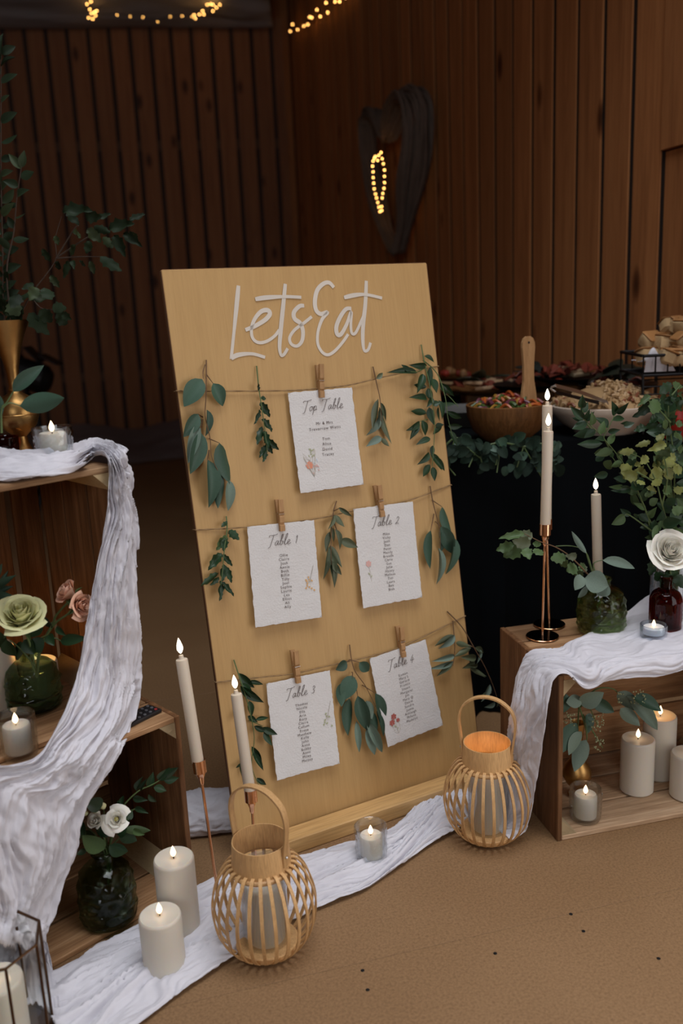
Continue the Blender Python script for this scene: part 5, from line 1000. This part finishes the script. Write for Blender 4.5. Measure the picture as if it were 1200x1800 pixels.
branch('dark lower foliage of the right bouquet above the white rose', [[(0.6938,1.95,0.5163),(0.6659,1.9,0.627),(0.639,1.9,0.6909),(0.6155,1.9,0.7241),(0.5737,1.9,0.785)],[(0.6736,1.9,0.6032),(0.6247,1.9,0.6406),(0.6133,1.9,0.6411)]],
  [((0.6115,1.8945,0.6425),(0.5821,1.8817,0.6261),0.0181),((0.6272,1.9009,0.6402),(0.6049,1.9031,0.6547),0.0113),((0.6441,1.8973,0.6426),(0.6628,1.8909,0.627),0.0136),((0.6691,1.9022,0.6239),(0.6452,1.9073,0.6402),0.0159),((0.6804,1.9026,0.628),(0.6773,1.9088,0.5818),0.0159),((0.6834,1.8909,0.6191),(0.6658,1.8696,0.5905),0.0113),((0.6944,1.8898,0.6188),(0.7233,1.8659,0.6327),0.0203),((0.7122,1.9071,0.6137),(0.7419,1.9236,0.5962),0.0137),((0.6236,1.8949,0.6996),(0.5795,1.8832,0.7018),0.0135),((0.6274,1.8944,0.7178),(0.6459,1.8814,0.7014),0.0291),((0.6289,1.9104,0.6891),(0.6561,1.9347,0.6568),0.0249),((0.6155,1.8994,0.7174),(0.5879,1.8979,0.7258),0.0135),((0.5953,1.9071,0.7214),(0.6187,1.9236,0.7147),0.0135),((0.5747,1.8995,0.7352),(0.5453,1.8983,0.73),0.0134),((0.5927,1.9029,0.7746),(0.6109,1.9097,0.7567),0.0134),((0.585,1.8927,0.779),(0.5619,1.8755,0.7896),0.0178),((0.5616,1.9028,0.7625),(0.5543,1.9094,0.7753),0.0179),((0.5832,1.9077,0.7629),(0.5779,1.9258,0.7393),0.0179),((0.5694,1.9005,0.7852),(0.5453,1.9016,0.7793),0.0134),((0.6425,1.9051,0.6315),(0.6415,1.9169,0.6404),0.0114),((0.6625,1.9036,0.6309),(0.6739,1.912,0.6471),0.0136),((0.6831,1.8908,0.6284),(0.6858,1.8695,0.6542),0.0158),((0.7156,1.9054,0.6257),(0.7473,1.9181,0.6376),0.0205),((0.6677,1.9019,0.6614),(0.6869,1.9064,0.6734),0.0158),((0.7016,1.8958,0.6635),(0.7178,1.8861,0.6764),0.018),((0.6039,1.8902,0.7083),(0.57,1.8672,0.7124),0.0089),((0.6232,1.9077,0.7747),(0.641,1.9256,0.7502),0.0134)], 'oval', M_dk, M_mid, M_gstem, seed=21, alt_p=.2)
grow('dense leafy stem at the back of the right bouquet', [(0.7471,1.96,0.3996),(0.7514,1.97,0.5459),(0.7435,1.98,0.6762),(0.7292,1.98,0.7803),(0.7212,1.98,0.8566)], 26, .042, 'oval', M_dk, M_mid, .3, 41, smat=M_gstem, t0=.1, wr=.55)
grow('leafy stem leaning out of the frame at the right of the bouquet', [(0.746,1.94,0.4067),(0.7513,1.92,0.5597),(0.7645,1.92,0.6878),(0.7711,1.92,0.8125)], 22, .042, 'oval', M_mid, M_dk, .4, 43, smat=M_gstem, t0=.1, wr=.5)
branch('green rose leaves under the ivory rose', [[(0.7157,1.9,0.4578),(0.7184,1.9,0.506),(0.699,1.9,0.5309)]], [((0.719,1.8945,0.5033),(0.6904,1.8817,0.4747),0.0225),((0.7024,1.9009,0.5047),(0.6849,1.9031,0.4891),0.0251),((0.7326,1.8973,0.5018),(0.744,1.8909,0.4717),0.0226),((0.7151,1.9022,0.5142),(0.7347,1.9073,0.4801),0.0326),((0.6831,1.9026,0.5352),(0.6765,1.9088,0.4982),0.0175),((0.6988,1.8909,0.5054),(0.7081,1.8696,0.4856),0.0225)], 'oak', M_dk, M_mid, M_gstem, seed=25, alt_p=.3)

# ---------------------------------------------------------------- driftwood heart with lights on the right wall
HW = Mr.copy()
hl = [(-.0023,2.0008),(-.0976,2.129),(-.2552,2.1589),(-.327,2.0718),(-.2905,1.8915),(-.163,1.6847),(0.005,1.48),(0.1336,1.3781)]
hr = [(0.0928,1.9847),(0.2391,2.1018),(0.4517,2.1249),(0.5867,2.0336),(0.5743,1.8761),(0.47,1.6995),(0.3397,1.5134),(0.2162,1.3737)]
t = thing('twig_heart', 'large dark twig heart hung on the boarded right wall', 'heart', Mr @ Matrix.Translation((hl[0][0], 0, hl[0][1])))
rn = random.Random(8)
for side, pts, R_ in (('left', hl, .055), ('right', hr, .085)):
    tw = []
    for k in range(46):
        a = rn.uniform(0, 2 * pi); rr = R_ * sqrt(rn.random()); q = []
        for i, p in enumerate(pts):
            ta = 1 if 0 < i < 6 else .55
            q.append((p[0] - hl[0][0] + rr * cos(a + i * .25) * ta + rn.uniform(-.012, .012), -.1 + rr * sin(a + i * .25) * ta * .9, p[1] - hl[0][1] + rn.uniform(-.015, .015) + rr * cos(a + 1) * .3))
        tw.append(tube(q, rn.uniform(.006, .011), 5, sm=4))
    part('twig_bundle', join(*tw), plain('weathered_twig_' + side, (.15, .11, .085), .9, var=.4), t, smooth=True, stuff=True)
lt = thing('fairy_light_loop', 'narrow loop of warm fairy lights hanging in the twig heart', 'string lights', Mr)
ring = [(0.1593,1.8921),(0.1156,1.8842),(0.0507,1.8881),(0.004,1.8711),(-.0105,1.846),(-.0031,1.8146),(-.0069,1.7847),(0.0005,1.7534),(0.0078,1.722),(0.0266,1.6923),(0.0461,1.6688),(0.065,1.6424),(0.0839,1.6161),(0.1027,1.5899),(0.1355,1.5927),(0.1379,1.6135),(0.1536,1.6568),(0.1668,1.6791),(0.1906,1.703),(0.2042,1.7307),(0.2077,1.7625),(0.2112,1.7941),(0.1942,1.8286),(0.1764,1.8574),(0.0912,1.8612),(0.0278,1.8826)]
part('wire', tube([(s, -.16, z) for s, z in ring[:24]], .002, 5, True), M_blackmetal, lt)
for s, z in ring: part('bulb', ball((s, -.168, z), .0036, 8, 6), M_bulb, lt, smooth=True)

# fairy lights along the drape edge, back wall and right wall
lt = thing('fairy_light_string', 'warm fairy light string along the drape edge above the back wall', 'string lights', Matrix.Translation(LB) @ Matrix.Rotation(LY, 4, 'Z'))
fp = [(-1.5499,3.3809),(-1.5715,3.331),(-1.5412,3.3466),(-1.5547,3.2966),(-1.5451,3.2697),(-1.5237,3.2776),(-1.569,3.2388),(-1.5409,3.2312),(-1.5065,3.2854),(-1.5179,3.2545),(-1.3602,3.2595),(-1.2656,3.2485),(-1.1738,3.2452),(-1.0673,3.2147),(-.9712,3.2505),(-.8817,3.255),(-.8096,3.2515),(-.7915,3.2634),(-.7849,3.2399),(-.7527,3.2676),(-.7252,3.2914),(-.7185,3.2679),(-.6876,3.3348),(-.6615,3.3389),(-.6447,3.3352),(-.6204,3.3158),(-.5931,3.3356),(-.648,3.292)]
part('wire', tube([(s, -.5, z + .01) for s, z in fp], .002, 4), M_blackmetal, lt)
for i, (s, z) in enumerate(fp): part('bulb', ball((s, -.51, z), .0046 if not 10 <= i <= 16 else .003, 8, 6), M_bulb, lt, smooth=True)
lt = thing('fairy_light_string', 'warm fairy light string climbing the top of the right wall', 'string lights', Mr)
fp = [(-2.539,3.2172),(-2.4415,3.2403),(-2.2675,3.1569),(-2.0485,3.1215),(-1.9162,3.0972),(-1.851,3.1285),(-1.7811,3.1052),(-1.6161,3.1103),(-1.526,3.0414),(-1.3502,3.0763),(-1.3154,3.007),(-1.11,3.013),(-.9965,2.9798),(-.8564,2.9615)]
part('wire', tube([(s, -.04, z + .01) for s, z in fp], .002, 4), M_blackmetal, lt)
for s, z in fp: part('bulb', ball((s, -.055, z), .0046, 8, 6), M_bulb, lt, smooth=True)

# black stage lamp on a stand in the dark, far left
LS = V((-1.4905,4.6,0.8744))
t = thing('stage_lamp', 'black stage lamp on a stand in the shadow behind the brass vase', 'lamp', loc=(LS.x - .03, LS.y, 0))
part('stand', join(tube([(0, 0, .0), (0, 0, LS.z - .16)], .016, 8), *[tube([(0, 0, .3), (.26 * cos(a), .26 * sin(a), .005)], .011, 6) for a in (.4, 2.5, 4.6)]), M_blackmetal, t)
part('lamp_can', xf(lathe([(.05, -.09), (.075, -.06), (.08, .07), (.09, .08), (.086, .08), (.07, .05), (.02, -.02)], 20), Matrix.Translation((0, 0, LS.z - .06)) @ Matrix.Rotation(radians(-70), 4, 'Y')), M_blackmetal, t)
part('yoke', ribbon([(-.02, -.1, LS.z - .06), (0, -.1, LS.z - .14), (0, 0, LS.z - .17), (0, .1, LS.z - .14), (-.02, .1, LS.z - .06)], .03, .005, (1, 0, 0)), M_blackmetal, t)
part('barn_door', join(xf(box(-.05, .05, -.004, .004, -.06, .06), Matrix.Translation((.10, 0, LS.z + .02)) @ Matrix.Rotation(radians(30), 4, 'Y') @ Matrix.Rotation(pi / 2, 4, 'X')), xf(box(-.05, .05, -.004, .004, -.06, .06), Matrix.Translation((.02, 0, LS.z + .05)) @ Matrix.Rotation(radians(50), 4, 'Y') @ Matrix.Rotation(pi / 2, 4, 'X'))), M_blackmetal, t)

# ---------------------------------------------------------------- buffet
TZ = .735
TF = 2.28                                   # near edge of the table
TM = Matrix.Translation((.25, 2.27, 0)) @ Matrix.Rotation(radians(13.9), 4, 'Z')
TW, TL = .88, 2.4
t = thing('buffet_table', 'long buffet table under a black floor-length cloth along the right wall', 'table', TM)
part('table_top', box(.01, TW - .01, .01, TL - .01, TZ - .03, TZ - .002), M_rail, t)
for sx in (.06, TW - .06):
    for sy in (.08, TL - .08): part('leg', box(sx - .02, sx + .02, sy - .02, sy + .02, 0, TZ - .03), M_rail, t)
vs, fs = [], []
per = [(0, TL), (0, 0), (TW, 0), (TW, TL)]; outs = [(-1, 0), (0, -1), (1, 0)]; pp = []
for (x0, y0), (x1, y1), o_ in zip(per[:-1], per[1:], outs):
    for i in range(60): pp.append((x0 + (x1 - x0) * i / 60, y0 + (y1 - y0) * i / 60, o_))
pp.append((TW, TL, (1, 0)))
for i, (x, y, o_) in enumerate(pp):
    for j in range(6):
        f = j / 5; d = .015 * f * (1 + sin(i * .9) + .4 * sin(i * 2.3)) + .004
        vs.append((x + o_[0] * d, y + o_[1] * d, TZ - (TZ - .004) * f))
for i in range(len(pp) - 1):
    for j in range(5): a = i * 6 + j; fs.append((a, a + 1, a + 7, a + 6))
tc = part('black_tablecloth', join((vs, fs), ([(-.004, -.004, TZ), (TW + .004, -.004, TZ), (TW + .004, TL, TZ), (-.004, TL, TZ)], [(0, 1, 2, 3)])), M_black, None, smooth=True); tc.matrix_world = TM
tag(tc, 'black cloth covering the buffet table down to the floor', 'tablecloth')
# wooden salad bowl and server
wb = V((0.4528,2.4076,0.735))
M_bowl = wood('bowl_wood', (.10, .045, .015), (.19, .085, .028), (.27, .13, .045), 2, 3, .4, rvar=.05)
t = thing('salad_bowl', 'round brown wooden salad bowl on the buffet', 'bowl', loc=wb)
part('bowl', lathe([(.055, 0), (.06, .004), (.09, .03), (.105, .07), (.108, .098), (.104, .1), (.1, .098), (.094, .065), (.05, .02), (.003, .012)], 40), M_bowl, t, smooth=True)
rn = random.Random(3)
veg = [((.34, .075, .012), 'carrot_strips'), ((.22, .022, .014), 'red_pepper_strips'), ((.36, .19, .03), 'yellow_pepper_strips'), ((.10, .025, .04), 'red_onion_rings'), ((.05, .09, .02), 'salad_leaves')]
tg = thing('mixed_salad', 'colourful pepper and onion salad heaped in the wooden bowl', 'salad', loc=wb + V((0, 0, .05)))
for c_, n_ in veg:
    ps = []
    for _ in range(16):
        a = rn.uniform(0, 2 * pi); r_ = .09 * sqrt(rn.random()); h_ = .035 + .028 * (1 - r_ / .09) + rn.uniform(0, .012); b_ = rn.uniform(0, 6); l_ = rn.uniform(.012, .024)
        cx, cy = r_ * cos(a), r_ * sin(a)
        ps.append(tube([(cx - l_ * cos(b_), cy - l_ * sin(b_), h_), (cx, cy, h_ + rn.uniform(.004, .012)), (cx + l_ * cos(b_), cy + l_ * sin(b_), h_)], rn.uniform(.003, .006), 6, sm=3))
    if n_ == 'salad_leaves': ps.append(lathe([(.005, .0), (.07, .0), (.093, .03), (.06, .048), (.01, .055)], 16))
    part(n_, join(*ps), plain(n_, c_, .4, var=.25), tg, smooth=True, stuff=True)
sp = wb + V((.055, -.02, .08))
st = thing('wooden_server', 'flat wooden server standing upright in the salad bowl', 'spoon', along(sp, sp + V((-.01, .02, 1))))
hd = [(.0, .026), (.02, .026), (.05, .022), (.08, .0165), (.12, .0165), (.15, .019), (.165, .0205), (.178, .0195), (.188, .015), (.194, .006)]
vs = [(s * w, y, z) for z, w in hd for s, y in ((-1, -.004), (1, -.004), (1, .004), (-1, .004))]
fs = [(i * 4 + k, i * 4 + (k + 1) % 4, i * 4 + 4 + (k + 1) % 4, i * 4 + 4 + k) for i in range(len(hd) - 1) for k in range(4)] + [(3, 2, 1, 0), tuple(len(hd) * 4 - 4 + k for k in range(4))]
part('handle', (vs, fs), M_peg, st)
part('hanging_hole', lathe([(.0032, -.0045), (.0032, .0045)], 10), M_wick, st, M=Matrix.Translation((0, 0, .178)) @ Matrix.Rotation(pi / 2, 4, 'X'))
# white bowl of pasta salad with tongs
pb = V((0.7434,2.4874,0.735))
M_china = plain('cream_china', (.62, .52, .42), .35)
t = thing('serving_bowl', 'wide cream china bowl of pasta salad on the buffet', 'bowl', loc=pb)
part('bowl', lathe([(.085, 0), (.088, .006), (.125, .03), (.15, .058), (.156, .066), (.157, .078), (.153, .08), (.148, .072), (.11, .03), (.003, .016)], 48), M_china, t, smooth=True)
tg = thing('pasta_salad', 'creamy pasta salad heaped in the cream china bowl', 'salad', loc=pb + V((0, 0, .03)))
ps, pf = [], []
for k in range(420):
    a = rn.uniform(0, 2 * pi); r_ = .142 * sqrt(rn.random()); h_ = .05 + .05 * cos(r_ / .145 * pi / 2) * (1 if cos(a) > -.35 else .45) + rn.uniform(-.006, .006)
    c0 = V((r_ * cos(a), r_ * sin(a), h_)); d_ = V((rn.uniform(-1, 1), rn.uniform(-1, 1), rn.uniform(-.7, .7))).normalized() * .009
    (pf if k % 9 == 0 else ps).append(tube([c0 - d_, c0 + V((0, 0, .004)), c0 + d_], [.0045, .0055, .0045] if k % 9 else .004, 6))
ps.append(lathe([(.01, .02), (.12, .04), (.14, .048), (.11, .066), (.06, .088), (.01, .093)], 20))
part('pasta_pieces', join(*ps), plain('creamy_pasta', (.44, .28, .13), .55, var=.3), tg, smooth=True, stuff=True)
part('herb_and_pepper_pieces', join(*pf), plain('salad_bits', (.22, .07, .03), .5, var=.5), tg, smooth=True, stuff=True)
a_, b_ = V((0.5573,2.3,0.8868)), V((0.7096,2.36,0.8298))
t = thing('serving_tongs', 'steel serving tongs resting in the pasta salad', 'tongs', loc=a_)
d_ = b_ - a_
part('arm', ribbon([(0, 0, 0), d_ * .5 + V((0, 0, .004)), d_], .014, .002, (0, -.6, .8)), M_steel, t)
part('arm', ribbon([(0, .0, -.016), d_ * .5 + V((.0, .02, -.012)), d_ + V((0, .02, -.006))], .014, .002, (0, -.6, .8)), M_blackmetal, t)
part('spring_end', tube([(0, 0, 0), (-.012, .004, -.006), (0, .0, -.016)], .003, 6, sm=4), M_steel, t)
# bread basket
bb = V((0.9443,2.5,0.8913))
t = thing('wire_basket', 'black wire basket of bread at the right edge of the buffet', 'basket', loc=bb)
bw_, bd_, bh_ = .13, .095, .052
def rect(z, g=0): return [(-bw_ - g, -bd_ - g, z), (bw_ + g, -bd_ - g, z), (bw_ + g, bd_ + g, z), (-bw_ - g, bd_ + g, z)]
def loop(z, r_): q = rect(z); return join(*[tube([q[i], q[(i + 1) % 4]], r_, 6) for i in range(4)])
part('top_rim', loop(bh_, .0045), M_blackmetal, t); part('bottom_rim', loop(0, .004), M_blackmetal, t)
for i in range(9):
    x = -bw_ + 2 * bw_ * i / 8
    for y in (-bd_, bd_): part('bar', tube([(x, y, 0), (x, y, bh_)], .0022, 5), M_blackmetal, t)
for i in range(6):
    y = -bd_ + 2 * bd_ * i / 5; part('base_wire', tube([(-bw_, y, 0), (bw_, y, 0)], .002, 5), M_blackmetal, t)
part('stand', join(*[tube([(x, y, 0), (x * .95, y * .95, TZ - bb.z)], .004, 6) for x in (-bw_, bw_) for y in (-bd_, bd_)], loop(-.03, .002), loop(-.05, .002)), M_blackmetal, t)
nk = part('napkin', loft([[bb + V((-.122 + .028 * i, -.08, .008)), bb + V((-.12 + .02 * i, -.083, .042 + .03 * (i == 1))), bb + V((-.115 + .028 * i, -.02, .03)), bb + V((-.11 + .028 * i, .07, .03))] for i in range(4)], 5, 20, 2, .003, 3), M_gauze, None, smooth=2)
tag(nk, 'white paper napkin lining the bread basket', 'napkin')
M_bread = plain('torn_bread', (.50, .34, .17), .85, var=.3, bumpy=.8, bscale=90); M_crust = plain('bread_crust', (.34, .16, .05), .7, var=.3)
piles = [[], [], []]
for k in range(30):
    lay = 0 if k < 14 else (1 if k < 24 else 2)
    px_ = rn.uniform(-.10, .105) * (1 - .22 * lay) + .012 * lay; py_ = rn.uniform(-.075, .07) * (1 - .2 * lay)
    s_ = rn.uniform(.024, .033)
    Mx = Matrix.Translation(bb + V((px_, py_, .046 + lay * .036 + rn.uniform(-.004, .004)))) @ Matrix.Rotation(rn.uniform(0, 6), 4, 'Z') @ Matrix.Rotation(rn.uniform(-.7, .7), 4, 'X')
    tb = thing('bread_chunk', 'torn chunk of crusty bread heaped in the wire basket', 'bread', Mx, group='bread chunks in the wire basket'); piles[lay].append(tb)
    bx_ = box(-s_, s_, -s_ * .75, s_ * .75, -s_ * .7, s_ * .7, s_ * .3)
    part('crumb', ([tuple(V(p) + V((noise.noise(V(p) * 90 + V((k, 0, 0))), noise.noise(V(p) * 90 + V((0, k, 0))), noise.noise(V(p) * 90))) * .006) for p in bx_[0]], bx_[1]), M_bread, tb, smooth=True)
    part('crust', box(-s_ * 1.02, s_ * 1.02, -s_ * .72, s_ * .72, s_ * .55, s_ * .78, s_ * .12), M_crust, tb, smooth=True)
# platters at the back of the buffet
def ordinals(objs, what):
    # names each one of a pile by its place, counted from the left
    words = ['leftmost', 'second', 'third', 'fourth', 'fifth', 'sixth', 'seventh', 'eighth', 'ninth', 'tenth', 'eleventh', 'twelfth', 'thirteenth', 'fourteenth', 'fifteenth', 'sixteenth']
    objs = sorted(objs, key=lambda o: (o.matrix_world.translation - camo.matrix_world.translation).dot(_R) / (o.matrix_world.translation - camo.matrix_world.translation).dot(_f))
    for i, o in enumerate(objs):
        o['label'] = ('leftmost ' + what) if i == 0 else ('rightmost ' + what if i == len(objs) - 1 else words[i] + ' from left, ' + what)
def platter(label, loc, r, mat, items, seed, rim=.02, hgt=.0):
    rn = random.Random(seed)
    t = thing('platter', label, 'platter', loc=loc, group='platters along the back of the buffet')
    part('dish', lathe([(r * .7, 0), (r * .95, rim * .6), (r, rim), (r * .96, rim), (r * .7, .006), (.003, .005)], 32), mat, t, smooth=True)
    if loc[2] - TZ > .004: part('riser', box(-r * .6, r * .6, -r * .5, r * .5, TZ - loc[2], .002), M_bowl, t)
    for nme, lab, c_, n_, kind in items:
        m = plain(nme + '_food', c_, .5, var=.3); made = []
        for k in range(n_):
            a = rn.uniform(0, 2 * pi); q = r * .75 * sqrt(rn.random()); z = .02 + rn.uniform(0, .045) * (1 - q / r)
            Mx = Matrix.Translation(V(loc) + V((q * cos(a), q * sin(a), z))) @ Matrix.Rotation(rn.uniform(0, 6), 4, 'Z') @ Matrix.Rotation(rn.uniform(-.6, .6), 4, 'X')
            if kind == 'slice': vf = box(-.04, .04, -.025, .025, -.006, .006, .002)
            elif kind == 'fold': vf = ribbon([(-.028, 0, 0), (-.013, .006, .014), (.0, 0, .003), (.012, -.006, .016), (.028, 0, 0)], .036, .003, (0, 0, 1))
            elif kind == 'leaf': vf = ribbon([(-.05, 0, 0), (0, .0, .025), (.06, 0, .03)], lambda tt: .012 + .035 * sin(pi * tt), .002, (0, 0, 1))
            else: vf = ball((0, 0, 0), .017, 10, 6, (1, .9, .85))
            o = part(nme, vf, m, None, smooth=True); o.matrix_world = Mx; tag(o, lab, 'food', lab); made.append(o)
        bpy.context.view_layer.update(); ordinals(made, lab)
    return t
for q, w_ in zip(piles, ('bottom', 'middle', 'top')): ordinals(q, 'crusty bread chunk in the %s layer of the wire basket' % w_)
F1 = ('cheese_slice', 'pale slice of cheese or quiche on a far buffet platter', (.50, .36, .18), 5, 'slice')
P_ = [(0.4387,3.5,0.7656),(0.532,3.2,0.8105),(0.6495,3.0,0.8365),(0.7773,2.95,0.8589),(0.8702,2.8,0.8438),(0.5145,3.9,0.7963)]
ham = lambda l, n=6: ('ham_fold', l, (.17, .034, .018), n, 'fold')
platter('round platter of bread and cheese at the far left of the buffet', (P_[0][0], P_[0][1], max(TZ + .003, P_[0][2] - .03)), .13, M_blackmetal, [('cheese_slice', 'pale cheese slice on the far left platter', (.42, .29, .15), 7, 'slice'), ('tomato', 'cherry tomato on the far left platter', (.36, .04, .02), 5, 'ball')], 1, hgt=.025)
platter('platter of sliced pie and cured meat behind the salad bowl', (P_[1][0], P_[1][1], max(TZ + .003, P_[1][2] - .03)), .14, M_bowl, [('pie_slice', 'pale pie slice on the platter behind the salad bowl', (.46, .31, .18), 6, 'slice'), ham('cured meat fold on the platter behind the salad bowl', 7), ('salad_leaf', 'dark salad leaf on the platter behind the salad bowl', (.02, .03, .012), 5, 'leaf')], 2, hgt=.04)
platter('dark platter of leaves and meat behind the wooden server', (P_[2][0], P_[2][1], max(TZ + .003, P_[2][2] - .03)), .13, M_blackmetal, [('salad_leaf', 'dark salad leaf on the platter behind the wooden server', (.012, .016, .012), 9, 'leaf'), ham('cured meat fold on the platter behind the wooden server', 4), ('tomato', 'cherry tomato on the platter behind the wooden server', (.4, .05, .02), 4, 'ball')], 3, hgt=.035)
platter('platter of red cured meats behind the pasta bowl', (P_[3][0], P_[3][1], max(TZ + .003, P_[3][2] - .03)), .13, M_blackmetal, [ham('red cured meat fold on the platter behind the pasta bowl', 9), ('bread_slice', 'pale bread slice on the platter behind the pasta bowl', (.40, .3, .18), 3, 'slice')], 4, hgt=.03)
platter('dark platter of olives and leaves beside the bread basket', (P_[4][0], P_[4][1], max(TZ + .003, P_[4][2] - .03)), .12, M_blackmetal, [('salad_leaf', 'dark salad leaf on the platter beside the bread basket', (.014, .018, .01), 8, 'leaf'), ('olive', 'dark olive on the platter beside the bread basket', (.05, .03, .02), 8, 'ball'), ham('cured meat fold on the platter beside the bread basket', 3)], 5, hgt=.02)
platter('small platter of pastries at the far end of the buffet', (P_[5][0], P_[5][1], max(TZ + .003, P_[5][2] - .03)), .12, M_bowl, [('pastry', 'browned pastry on the far end platter', (.38, .2, .08), 8, 'ball'), ('tomato', 'cherry tomato on the far end platter', (.36, .04, .02), 4, 'ball')], 6, hgt=.045)
gd = V((0.3872,2.75,0.7836))
t = thing('serving_dish', 'dull grey dish on the buffet left of the salad bowl', 'dish', loc=(gd.x, gd.y, TZ))
part('dish', lathe([(.07, 0), (.1, .03), (.115, .05), (.11, .05), (.09, .028), (.003, .01)], 32), plain('grey_stoneware', (.10, .10, .095), .6), t, smooth=True)
rd = V((0.8744,2.3,0.775))
t = thing('red_dish', 'red dish half hidden by the bouquet at the right of the buffet', 'dish', loc=(rd.x + .03, rd.y, TZ))
part('dish', lathe([(.05, 0), (.07, .006), (.08, .06), (.077, .062), (.066, .01), (.003, .008)], 32), plain('red_glaze', (.32, .02, .012), .3), t, smooth=True)
# eucalyptus garland along the table's near edge
gp = [(0.2516,2.26,0.729),(0.2956,2.26,0.7707),(0.3529,2.26,0.7462),(0.4107,2.26,0.7538),(0.4683,2.26,0.7409),(0.5116,2.26,0.7462),(0.5477,2.26,0.7358)]
t = thing('eucalyptus_garland', 'eucalyptus garland trailing along the near edge of the buffet', 'garland', loc=gp[0])
o0 = V(gp[0])
part('stem', join(tube([V(p) - o0 for p in gp], .003, 6, sm=5), *[tube([V(gp[i]) - o0, V(gp[i]) - o0 + V((rn.uniform(-.06, .06), -.02, rn.uniform(-.1, -.03)))], .0018, 5, sm=4) for i in range(5) for _ in range(2)]), M_gstem, t)
cc = spline(gp, 12)
for k in range(84):
    p = cc[rn.randrange(len(cc))] - o0; l = rn.uniform(.022, .04); big = .5 if p.x < .28 else .75
    d_ = V((rn.uniform(-1, 1), rn.uniform(-.7, .2), rn.uniform(-1.1, .5))).normalized()
    p = p + V((rn.uniform(-.02, .02), rn.uniform(-.02, .01), rn.uniform(-.06, .015)))
    put_leaf(t, 'round', M_garland if rn.random() < .85 else M_euc, p, p + d_ * l, l * .75, (rn.uniform(-.5, .5), -1, rn.uniform(-.2, .6)), 0, .6)
